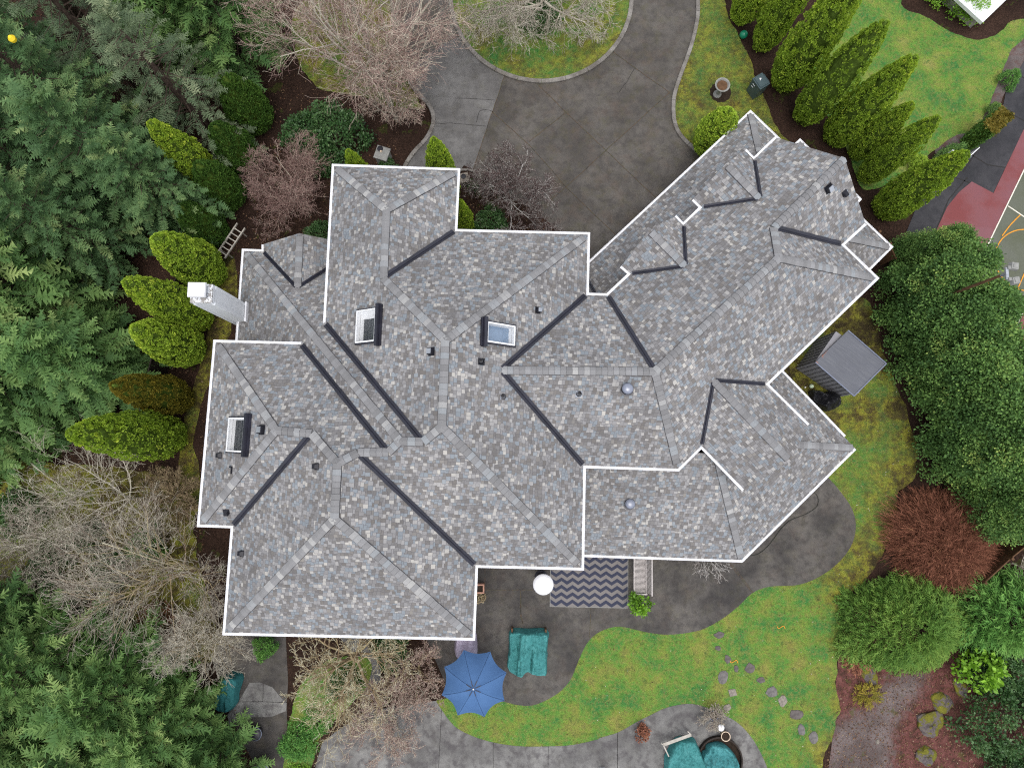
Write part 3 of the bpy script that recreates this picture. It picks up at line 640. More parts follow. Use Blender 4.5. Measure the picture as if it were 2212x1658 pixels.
# big lawn in the north-east
nel = KK(1760, 0, [(950, -120), (1340, -60), (1360, 30), (1420, 75), (1560, 130), (1700, 220), (1850, 270), (1930, 272), (2050, 220), (2120, 150), (2260, 135), (2300, 230), (2211, 270), (2130, 340), (2080, 450), (2020, 600), (1950, 770), (1880, 900), (1740, 935), (1600, 1030), (1480, 1130), (1300, 1250), (1160, 1310), (1070, 1270), (985, 1020), (850, 790), (650, 470), (760, 150)])
sheet("north_lawn", rough(ground_poly(nel, 4), .06), .004, MAT["lawn"], .6, lambda x, y: -.38+.45*nz(x, y, .3, 5))
sheet("gravel_border", ground_poly(KK(1760, 0, [(2330, 190), (2211, 262), (2120, 335), (2070, 450), (2010, 600), (1940, 770), (1870, 905), (1740, 930), (1600, 1025), (1640, 1090), (1800, 1010), (1920, 1000), (2040, 740), (2080, 640), (2180, 500), (2330, 360)]), 3), .0, MAT["gravel"])
sheet("garden_path", ground_poly(KK(1760, 0, [(2400, 300), (2211, 420), (2165, 510), (2085, 640), (2070, 720), (2010, 790), (1930, 960), (1830, 1000), (1700, 1010), (1640, 1100), (1560, 1200), (1480, 1400), (1400, 1600), (1480, 1760), (1700, 1700), (2000, 1330), (2400, 500)]), 3, smooth=False), .006, MAT["asphalt"])
for a_ in ([(1640, 1195), (1790, 1245), (2000, 1335)], [(1820, 1225), (1690, 1380), (1600, 1600)], [(1790, 1035), (1960, 1140), (2090, 1160)], [(1900, 1020), (1850, 1095), (1790, 1190)], [(2110, 780), (2211, 835)], [(2165, 510), (2240, 560)]):
    strip("path_joint", KK(1760, 0, a_), .05, .0115, MAT["crack"], .004)
# neighbour's court
red = KK(1760, 0, [(2500, 300), (2211, 890), (2000, 1335), (1850, 1255), (1760, 1330), (1680, 1430), (1610, 1580), (1590, 1900), (2400, 3000), (3200, 2600), (3400, 800)])
sheet("court_surround", ground_poly(red, 1, smooth=False), .012, MAT["court_red"])
kz = lambda pts: KK(2300, 540, pts, 4.604)
wl0, wl1 = kz([(940, 0)])[0], kz([(600, 705)])[0]
ddir = (P(*wl0)-P(*wl1)).to_2d().normalized(); c0_ = P(*wl1).to_2d()
wl2 = P(*kz([(1197, 1030)])[0]).to_2d(); e2 = (wl2-c0_).normalized()
q3_ = (P(*kz([(1040, 1410)])[0])-P(*kz([(1197, 1080)])[0])).to_2d().normalized()
grn = [c0_+ddir*14, c0_-ddir*6, wl2+q3_*6, wl2, wl2+e2*9, wl2+e2*9+ddir*14]
sheet("court", grn, .017, MAT["court_green"])
def wstrip(name, pts, wd, z, mat):
    l, r = offset_path(pts, wd/2), offset_path(pts, -wd/2); n = len(pts); m = MB()
    m.add([(a.x, a.y, z) for a in l]+[(a.x, a.y, z) for a in r], [(n+i, n+i+1, i+1, i) for i in range(n-1)]); return tag(m.build(name, mat), kind='structure')
wstrip("court_line", [c0_+ddir*14, c0_], .055, .022, MAT["line_white"]); wstrip("court_line", [c0_, wl2+e2*8], .055, .0265, MAT["line_white"])
q0 = P(*kz([(1197, 1080)])[0]).to_2d(); q1 = P(*kz([(1040, 1410)])[0]).to_2d(); wstrip("court_line", [q0-(q1-q0)*.2, q0.lerp(q1, 1.6)], .055, .022, MAT["line_white"])
q0 = P(*KK(1760, 0, [(2100, 1425)])[0]).to_2d(); q1 = P(*KK(1760, 0, [(2230, 1512)])[0]).to_2d(); wstrip("court_line", [q0, q0+(q1-q0)*6], .055, .0265, MAT["line_white"])
oc = P(*kz([(1222, 508)])[0]).to_2d(); orr = (P(*kz([(860, 480)])[0]).to_2d()-oc).length
wstrip("court_arc", [oc+Vector((math.cos(a*.06), math.sin(a*.06)))*orr for a in range(0, 106)], .05, .031, MAT["line_orange"])
for pts in ([(1150, -10), (1040, 100), (940, 232)], [(855, 405), (815, 530), (790, 660), (779, 790), (774, 920)], [(1230, 585), (1195, 665), (1100, 885)], [(1090, 880), (1197, 950), (1400, 1080)]):
    wstrip("court_arc", smooth_poly([P(*q).to_2d() for q in kz(pts)], 5, False), .05, .0355, MAT["line_orange"])
# south terrace
k1 = lambda pts: KK(1000, 1500, pts, 3.95)
tedge = k1([(560, 940), (800, 975), (1030, 1000), (1160, 1030), (1300, 1035), (1450, 980), (1590, 890), (1690, 770), (1760, 600), (1830, 450), (1900, 360), (1990, 300), (2110, 262)])+KK(1200, 1100, [(1000, 1290), (1180, 1330), (1330, 1340), (1520, 1310), (1660, 1240), (1780, 1150), (1880, 1055), (2000, 1010), (2180, 1000)])+KK(1760, 1100, [(760, 960), (900, 870), (1010, 740), (1048, 600), (1020, 470), (930, 340), (850, 250)])
te = smooth_poly([P(*q).to_2d() for q in tedge], 5, False)
sheet("terrace", te+[P(*q).to_2d() for q in ((1790, 930), (1560, 900), (1300, 900), (1000, 1120), (900, 1330), (960, 1470))], .02, MAT["patio_dark"])
for a_ in (k1([(1885, 20), (1880, 200), (1872, 370)]), k1([(1195, 0), (1195, 120), (1212, 225)]), KK(1180, 1380, [(-100, 425), (150, 430), (710, 432)], 4.608), KK(1180, 1380, [(150, 165), (148, 430)], 4.608),
           KK(1200, 1100, [(1640, 760), (1760, 880), (1885, 1050)]), KK(1180, 1380, [(560, 440), (560, 740), (590, 820)], 4.608), KK(1760, 1100, [(180, 860), (330, 1050)])):
    strip("terrace_joint", a_, .02, .0265, MAT["joint"], .004)
# south lawn and the mossy ground up to the shed
low_edge = k1([(355, 990), (420, 1090), (540, 1240), (700, 1330), (900, 1395), (1150, 1435), (1400, 1440), (1700, 1425), (1950, 1370)])+KK(1500, 1500, [(0, 1355), (180, 1300), (360, 1200), (500, 1130), (650, 1060), (850, 1020), (1000, 1040), (1200, 1120), (1350, 1200), (1480, 1330), (1580, 1490), (1660, 1680), (1700, 1900)], 3.95)
le = smooth_poly([P(*q).to_2d() for q in low_edge], 5, False)
LE_ROUGH = 1
east = KK(2000, 1500, [(230, 1900), (235, 1655), (250, 1500), (320, 1340), (370, 1150), (390, 1000), (350, 870), (370, 550), (390, 350), (400, 220), (440, 0)], 3.95)+KK(1760, 1100, [(950, 1250), (970, 1100), (1070, 1010), (1120, 950), (1180, 880), (1240, 780), (1290, 650), (1340, 500), (1330, 370), (1440, 280), (1470, 170), (1480, 0)])+KK(1760, 560, [(1440, 1450), (1390, 1250), (1310, 1060), (1230, 850), (1190, 650), (1120, 520), (1000, 500)])
ee = rough(smooth_poly([P(*q).to_2d() for q in east], 4, False), .09, .2)
slawn = le+ee+[P(*q).to_2d() for q in ((1700, 700), (1560, 900), (1700, 980))]+te[::-1]
gcen = P(1500, 1480).to_2d()
shc = P(1850, 760).to_2d(); blob = [(P(*q).to_2d(), r_, k_) for q, r_, k_ in (((1700, 830), 2.2, 1.5), ((1830, 700), 1.6, 1.5), ((1800, 900), 1.0, 1.1), ((1880, 720), 1.8, 1.6), ((1935, 880), .8, 1.5), ((1950, 1130), .8, 1.4), ((1890, 1210), .7, 1.4), ((1760, 960), 1.2, .9), ((1880, 900), 1.4, 1.05))]
def s_attr(x, y):
    q = Vector((x, y)); d = min((q-e_).length for e_ in ee[::6]); n_ = P(1700, 1260).y
    t_ = max(.0, min(1, 1.05-d/2.4))*.75+(.62 if y > n_ else max(0, .62-(n_-y)/2.0))+.3*nz(x, y, .5, 1)-.40
    for c_, r_, k_ in blob: t_ = max(t_, k_*math.exp(-((q-c_).length/r_)**2))
    return t_+(.5*max(0, 1-d/.5))
sheet("lawn", slawn, .006, MAT["lawn"], .4, s_attr)
# lower terrace
sheet("lower_terrace", le+[P(*q).to_2d() for q in ((1690, 1800), (640, 1800))]+[P(*q).to_2d() for q in KK(500, 1500, [(1130, 1700), (1150, 1600), (1210, 1400), (1400, 1250), (1700, 1080)], 3.95)], .012, MAT["patio_light"])
for a_ in (k1([(410, 1080), (395, 1400), (380, 1700)]), k1([(922, 1400), (920, 1700)]), k1([(1465, 1440), (1460, 1700)]), k1([(2148, 1310), (2148, 1700)]), KK(1500, 1500, [(175, 1300), (172, 1700)], 3.95)):
    strip("terrace_joint", a_, .016, .018, MAT["crack"], .003)
k5 = lambda pts: KK(500, 1500, pts, 3.95)
sheet("side_pad", [P(*q).to_2d() for q in k5([(-20, 330), (100, 540), (160, 700), (300, 1130), (420, 1400), (560, 1655), (600, 1900), (860, 1900), (862, 1330), (858, 1000), (870, 800), (850, 420), (850, 300)])], .0, MAT["patio_dark"])
sheet("side_slab", [P(*q).to_2d() for q in k5([(490, 812), (600, 808), (720, 860), (800, 960), (855, 1010), (850, 1090), (700, 1150), (450, 1150), (290, 1230), (270, 1130), (380, 1000)])], .005, MAT["patio_light"])
for a_ in (k5([(625, 820), (622, 1000)]), k5([(360, 1000), (600, 998), (860, 1008)])): strip("slab_joint", a_, .02, .0105, MAT["crack"], .002)
sheet("side_path", ground_poly(k5([(1330, 300), (1480, 480), (1560, 640), (1620, 920), (1720, 960), (1790, 700), (1690, 520), (1560, 330)]), 3), .0, MAT["patio_light"])
g2 = lambda pts: KK(2000, 1500, pts, 3.95)
def bed_mat():
    t = NT("bed"); p = t.pos(); at = t.n("Attribute", attribute_name="tint").outputs["Fac"]; a = t.noise(p, .8, 5, .65); b = t.noise(p, 2.6, 6, .7); c = t.noise(p, 38, 4, .8); d = t.noise(p, 16, 5, .75)
    gr = t.ramp(a, [(.4, (.095, .075, .070)), (.6, (.155, .128, .122))]); mu = t.ramp(b, [(.40, (.060, .030, .022)), (.5, (.110, .042, .036)), (.6, (.150, .062, .054))])
    f = t.math('ADD', at, t.math('MULTIPLY', t.math('SUBTRACT', t.noise(p, 4.0, 6, .75), .5), 2.6), clamp=True)
    col = t.mix(f, mu, gr); col = t.mix(1.0, col, t.ramp(c, [(.3, (.25,)*3), (.5, (1,)*3), (.7, (2.0, 1.9, 1.85))]), 'MULTIPLY')
    col = t.mix(t.math('MULTIPLY', t.math('GREATER_THAN', d, .60), .75), col, (.15, .045, .035)); col = t.mix(t.math('MULTIPLY', t.math('GREATER_THAN', t.noise(p, 1.5, 6, .72), .60), .6), col, (.075, .075, .020))
    t.base(col, .9, .2); t.bump(c, .8, .03); MAT["bed"] = t.m
bed_mat()
gpoly = ground_poly(g2([(330, 1250), (520, 1130), (720, 1050), (800, 850), (1050, 720), (1220, 720), (1180, 900), (1050, 1050), (930, 1300), (900, 1655), (880, 1900), (200, 1900), (235, 1655)]), 4)
def bed_attr(x, y):
    d = min((Vector((x, y))-q).length for q in gpoly); return .5+(1 if inside(gpoly, x, y) else -1)*min(.75, d*1.4)
sheet("mulch_bed", ground_poly(g2([(350, 870), (440, 0), (900, 100), (1600, 500), (2300, 700), (2300, 2000), (235, 2000), (330, 1300)]), 3, smooth=False), .0, MAT["bed"], .25, bed_attr)
sheet("leaf_bed", ground_poly([(990, 374), (1032, 376), (1050, 402), (1100, 425), (1160, 460), (1200, 500), (1215, 570), (1120, 620), (985, 600)], 3), .0105, MAT["soil"])

sheet("bed_lawn", rough(ground_poly([(640, 20), (740, -60), (850, -60), (850, 60), (862, 110), (876, 165), (902, 212), (915, 232), (850, 232), (770, 205), (690, 190), (640, 120)], 4), .12, .2), .004, MAT["lawn"], .5, lambda x, y: .55+.5*nz(x, y, .5, 21))
sheet("ground_cover", rough(ground_poly([(612, 1660), (625, 1560), (650, 1480), (700, 1430), (790, 1420), (800, 1470), (760, 1520), (700, 1580), (672, 1660), (650, 1760), (610, 1760)], 4), .12, .2), .009, MAT["lawn"], .5, lambda x, y: -.3+.3*nz(x, y, .5, 23))
sheet("west_grass", rough(ground_poly([(418, 960), (432, 1010), (428, 1100), (395, 1110), (385, 1040), (400, 900), (440, 760), (470, 620), (505, 560), (512, 640), (490, 740), (440, 860)], 4), .08, .2), .004, MAT["lawn"], .5, lambda x, y: 1.05+.5*nz(x, y, .6, 31))
sheet("field_grass", rough(ground_poly([(-60, 1020), (200, 1005), (395, 1050), (425, 1200), (470, 1370), (440, 1430), (300, 1400), (100, 1260), (-60, 1240)], 4), .12, .2), .0085, MAT["lawn"], .5, lambda x, y: (.75 if x < P(200, 1100).x else 1.12)+.6*nz(x, y, .6, 41))
# ================================================================ PLANTS
import numpy as np
def leaf_mat(name, stops, rough=.65, spec=.25, trans=.12, hue=.0):
    t = NT(name); at = t.n("Attribute", attribute_name="tint").outputs["Fac"]
    oi = t.n("ObjectInfo").outputs["Random"]
    f = t.math('ADD', at, t.math('MULTIPLY', t.math('SUBTRACT', oi, .5), .22), clamp=True)
    col = t.ramp(f, stops)
    t.base(col, rough, spec)
    if trans:
        tr = t.n("BsdfTranslucent"); t.l(t.mix(1.0, col, (1.1, 1.15, .7), 'MULTIPLY'), tr.inputs[0]); mx = t.n("MixShader"); mx.inputs[0].default_value = trans
        t.l(t.b.outputs[0], mx.inputs[1]); t.l(tr.outputs[0], mx.inputs[2]); t.l(mx.outputs[0], t.out.inputs[0])
    MAT[name] = t.m
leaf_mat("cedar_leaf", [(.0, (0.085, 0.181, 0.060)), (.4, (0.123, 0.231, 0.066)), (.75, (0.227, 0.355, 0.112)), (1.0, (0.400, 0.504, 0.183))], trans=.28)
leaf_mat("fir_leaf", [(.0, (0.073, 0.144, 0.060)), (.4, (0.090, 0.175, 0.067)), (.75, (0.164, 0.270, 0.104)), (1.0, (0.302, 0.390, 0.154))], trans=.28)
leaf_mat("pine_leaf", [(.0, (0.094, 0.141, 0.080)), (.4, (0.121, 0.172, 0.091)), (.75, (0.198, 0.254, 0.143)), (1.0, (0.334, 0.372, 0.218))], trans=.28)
leaf_mat("thuja_leaf", [(.0, (0.147, 0.241, 0.031)), (.4, (0.305, 0.453, 0.049)), (.75, (0.465, 0.616, 0.066)), (1.0, (0.708, 0.776, 0.109))], hue=.1)
leaf_mat("dark_thuja_leaf", [(.0, (0.035, 0.086, 0.017)), (.4, (0.076, 0.167, 0.028)), (.8, (0.125, 0.238, 0.039)), (1.0, (0.180, 0.285, 0.054))])
leaf_mat("gold_thuja_leaf", [(.0, (0.128, 0.128, 0.018)), (.4, (0.210, 0.188, 0.024)), (.75, (0.315, 0.247, 0.030)), (1.0, (0.390, 0.255, 0.045))])
leaf_mat("hedge_leaf", [(.0, (0.046, 0.106, 0.028)), (.4, (0.103, 0.207, 0.051)), (.75, (0.197, 0.332, 0.079)), (1.0, (0.395, 0.499, 0.127))])
leaf_mat("shrub_leaf", [(.0, (0.022, 0.062, 0.019)), (.4, (0.053, 0.125, 0.037)), (.75, (0.109, 0.203, 0.070)), (1.0, (0.203, 0.296, 0.125))], .45, .4)
leaf_mat("lime_leaf", [(.0, (0.085, 0.192, 0.016)), (.4, (0.162, 0.336, 0.026)), (.75, (0.255, 0.480, 0.039)), (1.0, (0.340, 0.576, 0.078))], .5, .35)
leaf_mat("juniper_leaf", [(.0, (0.044, 0.108, 0.017)), (.4, (0.096, 0.200, 0.031)), (.75, (0.169, 0.284, 0.048)), (1.0, (0.259, 0.345, 0.078))])
leaf_mat("bright_juniper_leaf", [(.0, (0.039, 0.129, 0.029)), (.4, (0.090, 0.233, 0.043)), (.75, (0.166, 0.345, 0.072)), (1.0, (0.273, 0.448, 0.118))])
leaf_mat("moss_top", [(.0, (.13, .11, .020)), (.5, (.22, .175, .028)), (1.0, (.30, .21, .04))])
leaf_mat("lichen_twig", [(.0, (0.145, 0.096, 0.081)), (.35, (0.255, 0.199, 0.167)), (.7, (0.401, 0.363, 0.292)), (1.0, (0.607, 0.567, 0.464))], .9, .1, 0)
leaf_mat("pink_twig", [(.0, (0.161, 0.089, 0.081)), (.4, (0.310, 0.198, 0.174)), (.75, (0.451, 0.329, 0.276)), (1.0, (0.677, 0.604, 0.480))], .9, .1, 0)
leaf_mat("olive_twig", [(.0, (0.175, 0.120, 0.071)), (.4, (0.330, 0.244, 0.153)), (.75, (0.457, 0.389, 0.215)), (1.0, (0.739, 0.700, 0.520))], .9, .1, 0)
leaf_mat("red_twig", [(.0, (0.129, 0.058, 0.034)), (.4, (0.247, 0.102, 0.064)), (.75, (0.368, 0.159, 0.099)), (1.0, (0.473, 0.244, 0.127))], .9, .1, 0)
leaf_mat("white_twig", [(.0, (.075, .048, .044)), (.4, (.14, .095, .090)), (.7, (.40, .37, .34)), (1.0, (.58, .56, .53))], .8, .1, 0)
simple("bark", (.085, .060, .048), .95, .1, 0, .35, 5, .6); simple("mossy_bark", (.13, .105, .035), .95, .1, 0, .35, 5, .6); simple("thuja_core", (.075, .115, .020), .95, .0, 0, .4, 9)
class Geo:
    def __init__(s, seed): s.v = []; s.f = []; s.t = []; s.n = 0; s.r = np.random.default_rng(seed)
    def tris(s, pts, tint):               # pts (N,3,3)
        N = len(pts); s.v.append(pts.reshape(-1, 3)); s.f.append(np.arange(N*3).reshape(-1, 3)+s.n); s.t.append(np.repeat(tint, 3) if tint.ndim == 1 else tint.reshape(-1)); s.n += N*3
    def mesh(s, name):
        v_ = np.concatenate(s.v); f_ = np.concatenate(s.f); t_ = np.concatenate(s.t).astype(np.float32)
        me = bpy.data.meshes.new(name); me.vertices.add(len(v_)); me.vertices.foreach_set('co', v_.astype(np.float32).ravel())
        me.loops.add(f_.size); me.loops.foreach_set('vertex_index', f_.ravel().astype(np.int32)); me.polygons.add(len(f_))
        me.polygons.foreach_set('loop_start', np.arange(0, f_.size, 3, dtype=np.int32)); me.polygons.foreach_set('loop_total', np.full(len(f_), 3, dtype=np.int32))
        at = me.attributes.new('tint', 'FLOAT', 'POINT'); at.data.foreach_set('value', np.clip(t_, 0, 1)); me.update(); me.validate(); return me
def nrm(a): return a/np.maximum(1e-9, np.linalg.norm(a, axis=-1, keepdims=True))
def fronds(g, p, d, L, tint, n=6, wid=.36, sharp=.30, curl=.12, tipb=.30, lw=.13):
    # many feather sprays at once: p (N,3), d (N,3) unit, L (N,), tint (N,)
    N = len(p); up = np.array([0, 0, 1.0]); s = nrm(np.cross(d, up)+1e-4); roll = g.r.normal(0, .45, N); u = np.cross(s, d)
    s = s*np.cos(roll)[:, None]+u*np.sin(roll)[:, None]; u = np.cross(s, d)
    ts = np.linspace(.04, .86, n)
    for i, t in enumerate(ts):
        w = wid*(1-t)**.75+.05
        droop = -curl*t*t
        for sg in (-1, 1):
            jit = g.r.normal(0, .05, (N, 3))
            ax = p+d*(t*L)[:, None]+u*(droop*L)[:, None]
            ax2 = p+d*((t+lw)*L)[:, None]+u*(droop*L)[:, None]
            tip = p+d*((t+sharp*(1-t*.4))*L)[:, None]+s*(sg*w*L)[:, None]+u*((droop-.06)*L)[:, None]+jit*L[:, None]
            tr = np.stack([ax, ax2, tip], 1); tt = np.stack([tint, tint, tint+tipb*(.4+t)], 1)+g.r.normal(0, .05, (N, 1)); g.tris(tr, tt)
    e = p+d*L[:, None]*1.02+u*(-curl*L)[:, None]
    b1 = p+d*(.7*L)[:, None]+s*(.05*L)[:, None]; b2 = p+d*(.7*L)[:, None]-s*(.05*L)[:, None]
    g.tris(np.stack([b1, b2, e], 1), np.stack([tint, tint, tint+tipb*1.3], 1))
def conifer_mesh(seed, h, R, lw=.13, z0=.8, step=.30, per=6.5, fl=(.42, .75), droop=.25, upturn=.0, shape=.8, name="foliage", dens=1.0, wid=.36, n=6, sharp=.30):
    g = Geo(seed); r = g.r; Pp, Dd, Ll, Tt = [], [], [], []; br = MB()
    z = z0; az = r.uniform(0, 6.28)
    while z < h-.15:
        k = (z-z0)/(h-z0); Lb = R*(1-k)**shape*(1.0 if k > .06 else .8)+.18; nb = max(4, int(per*(.65+.5*(1-k))))
        for j in range(nb):
            az += 2*math.pi/nb+r.normal(0, .22); L = Lb*r.uniform(.68, 1.12); zz = z+r.normal(0, .12)
            tilt = r.normal(.05, .12)+.75*k**2+upturn
            tb = np.clip(.30+r.normal(0, .20), .0, .8)
            # branch curve
            m_ = max(3, int(L/.30)); tt = np.linspace(.38, 1, m_); rad = L*tt
            zc = zz+rad*math.tan(tilt)-droop*L*tt**2
            aw = az+.25*r.normal()*tt
            c = np.stack([rad*np.cos(aw), rad*np.sin(aw), zc], 1); dv = nrm(np.gradient(c, axis=0))
            if L > .8: br.tube([tuple(c[0]*[.2, .2, 1]), tuple(c[m_//2]), tuple(c[-1])], [.022+.012*L/2, .016, .004], 3, False)
            nf = int(max(1, round(1.6*dens)))
            for i in range(m_):
                side = nrm(np.cross(dv[i], [0, 0, 1.0]))
                sc_ = (1-.45*tt[i])*r.uniform(.85, 1.2)
                for sg in (-1, 1):
                    for q in range(nf):
                        a = r.uniform(.5, 1.05); d = dv[i]*math.cos(a)+side*sg*math.sin(a); d[2] += r.normal(-.10, .16)+upturn*.5
                        Pp.append(c[i]+r.normal(0, .04, 3)); Dd.append(d); Ll.append(r.uniform(*fl)*sc_*min(1, .45+L/1.6)); Tt.append(tb+r.normal(0, .07))
            for q in range(2):
                d = dv[-1]+r.normal(0, .2, 3); Pp.append(c[-1]-dv[-1]*.1); Dd.append(d); Ll.append(r.uniform(*fl)); Tt.append(tb+.08)
        z += step*(.7+.5*(1-k))
    for q in range(10): Pp.append(np.array([0, 0, h-.5])); Dd.append(np.array([r.normal(0, .3), r.normal(0, .3), 1.0])); Ll.append(.6); Tt.append(.6)
    fronds(g, np.array(Pp), nrm(np.array(Dd)), np.array(Ll), np.array(Tt), n=n, wid=wid, sharp=sharp, lw=lw)
    tk = MB(); tk.tube([(0, 0, -.1), (.03, 0, h*.5), (0, .02, h-.3)], [.06+.018*h, .04+.009*h, .02], 8); tk.v += []; 
    off = len(tk.v); tk.v += br.v; tk.f += [tuple(i+off for i in f) for f in br.f]
    tm = bpy.data.meshes.new("trunk"); tm.from_pydata(tk.v, [], tk.f); tm.materials.append(MAT["bark"])
    return g.mesh(name), tm
def thuja_mesh(seed, h, R, base=.68, tips=1, clump=.15, nf=9000, sharp=.62):
    g = Geo(seed); r = g.r
    def prof(k): return R*np.clip(np.sin(math.pi*np.clip(k, .004, .997)**base), .01, 1)**sharp
    stems = [(0, 0, 1.0, 1.0)]
    for q in range(tips-1): a = r.uniform(0, 6.28); stems.append((math.cos(a)*R*.34, math.sin(a)*R*.34, r.uniform(.86, .95), .8))
    core = MB()
    for sx, sy, hh, rr in stems:
        pr = [(float(prof(np.array(k))*rr*.80), h*hh*k) for k in np.linspace(0, 1, 18)]; core.lathe([(max(.01, a), b) for a, b in pr], (sx, sy, 0), 16, close_top=True)
        nc = int(820*(h/6)*(R/1.0)/len(stems)*1.25); kk = r.uniform(0.0, 1, nc)**1.15*.985; ph = r.uniform(0, 6.283, nc)
        rad = prof(kk)*rr*(.97+r.normal(0, .045, nc)+.05*np.sin(3*ph+9*kk+seed)); cc = np.stack([sx+rad*np.cos(ph), sy+rad*np.sin(ph), h*hh*kk], 1); out = np.stack([np.cos(ph), np.sin(ph), np.full(nc, .35)], 1)
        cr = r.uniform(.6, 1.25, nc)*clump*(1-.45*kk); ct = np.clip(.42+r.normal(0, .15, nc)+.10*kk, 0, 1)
        m_ = max(6, int(nf/len(stems)/nc)); ci = np.repeat(np.arange(nc), m_); N = len(ci)
        dr = nrm(r.normal(0, 1, (N, 3))+out[ci]*1.0); pp = cc[ci]+dr*(cr[ci]*r.uniform(.8, 1.06, N))[:, None]
        # scale-leaf fans standing up and out
        ax = nrm(dr*.8+np.array([0, 0, .7])+r.normal(0, .3, (N, 3))); sd = nrm(np.cross(ax, r.normal(0, 1, (N, 3)))); ln = r.uniform(.045, .095, N)*(.75+R*.25); wd = ln*.42
        a = pp-ax*(ln*.3)[:, None]; b = pp+sd*wd[:, None]+ax*(ln*.25)[:, None]; c = pp+ax*(ln*.75)[:, None]; d = pp-sd*wd[:, None]+ax*(ln*.25)[:, None]
        ti = ct[ci]+r.normal(0, .08, N)
        g.tris(np.stack([a, b, c], 1), ti); g.tris(np.stack([a, c, d], 1), ti+.03)
    cm = bpy.data.meshes.new("trunk"); core.tube([(0, 0, -.2), (0, 0, h*.6)], [.09, .04], 6); cm.from_pydata(core.v, [], core.f); cm.materials.append(MAT["thuja_core"])
    return g.mesh("foliage"), cm
def leafy_mesh(seed, rx, ry, h, n=4500, ls=.075, clumps=70, cr=.32, z0=.1, lobes=.18):
    g = Geo(seed); r = g.r; a = r.uniform(0, 6.283, clumps); cz = r.uniform(.0, 1, clumps); rr = np.sqrt(np.clip(1-(cz*.96)**2.2, 0, 1))*r.uniform(.55, 1.0, clumps)**.6*(1+lobes*np.sin(3*a+seed))
    cc = np.stack([rx*rr*np.cos(a), ry*rr*np.sin(a), z0+(h-z0)*cz], 1); ct = np.clip(.42+r.normal(0, .17, clumps), 0, 1)
    ci = r.integers(0, clumps, n); dr = nrm(r.normal(0, 1, (n, 3))+np.array([0, 0, .5])); pp = cc[ci]+dr*(cr*r.uniform(.35, 1, n))[:, None]
    ax = nrm(dr+r.normal(0, .5, (n, 3))); sd = nrm(np.cross(ax, r.normal(0, 1, (n, 3))+np.array([0, 0, 1.0]))); ln = ls*r.uniform(.7, 1.4, n); wd = ln*.36
    A = pp; B = pp+ax*(ln*.5)[:, None]+sd*wd[:, None]; Cc = pp+ax*ln[:, None]; D = pp+ax*(ln*.5)[:, None]-sd*wd[:, None]; ti = ct[ci]+r.normal(0, .12, n)
    g.tris(np.stack([A, B, Cc], 1), ti); g.tris(np.stack([A, Cc, D], 1), ti+.04)
    st = MB()
    for q in range(min(14, clumps)): st.tube([(r.normal(0, .05), r.normal(0, .05), -.05), tuple(cc[q]*[.5, .5, .6]), tuple(cc[q])], [.03, .018, .008], 4, False)
    sm = bpy.data.meshes.new("stem"); sm.from_pydata(st.v, [], st.f); sm.materials.append(MAT["bark"])
    return g.mesh("foliage"), sm
def tuft_mesh(seed, rx, ry, h, n=900, fl=(.35, .6), wid=.2, sharp=.34, low=.0, nseg=5):   # feathery bush: sprays lean outward and up from a dome
    g = Geo(seed); r = g.r; a = r.uniform(0, 6.283, n); k = np.sqrt(r.uniform(0, 1, n)); lob = 1+.13*np.sin(2*a+seed)+.09*np.sin(5*a+2*seed)
    x, y = rx*k*np.cos(a)*lob, ry*k*np.sin(a)*lob; z = h*(1-k**2.2)*r.uniform(.72, 1, n)+low+h*.10*np.sin(3.1*x+seed)*np.cos(2.7*y)
    z = np.maximum(.08, z); p = np.stack([x, y, z-.2], 1); ca = a+r.normal(0, .95, n)
    d = nrm(np.stack([np.cos(ca)*(.5+.5*k), np.sin(ca)*(.5+.5*k), .62-.55*k+r.normal(0, .16, n)], 1)); ph = np.sin(2.3*x+1.3*seed)*np.cos(2.1*y-seed)
    fronds(g, p, d, r.uniform(*fl, n), np.clip(.40+.16*ph+r.normal(0, .12, n), 0, 1), n=nseg, wid=wid, sharp=sharp, curl=.10)
    st = MB()
    for q in range(24):
        e = p[r.integers(0, n)]; st.tube([(0, 0, -.05), tuple(e*[.5, .5, .55]), tuple(e)], [.05, .025, .01], 4, False)
    sm = bpy.data.meshes.new("stem"); sm.from_pydata(st.v, [], st.f); sm.materials.append(MAT["bark"])
    return g.mesh("foliage"), sm
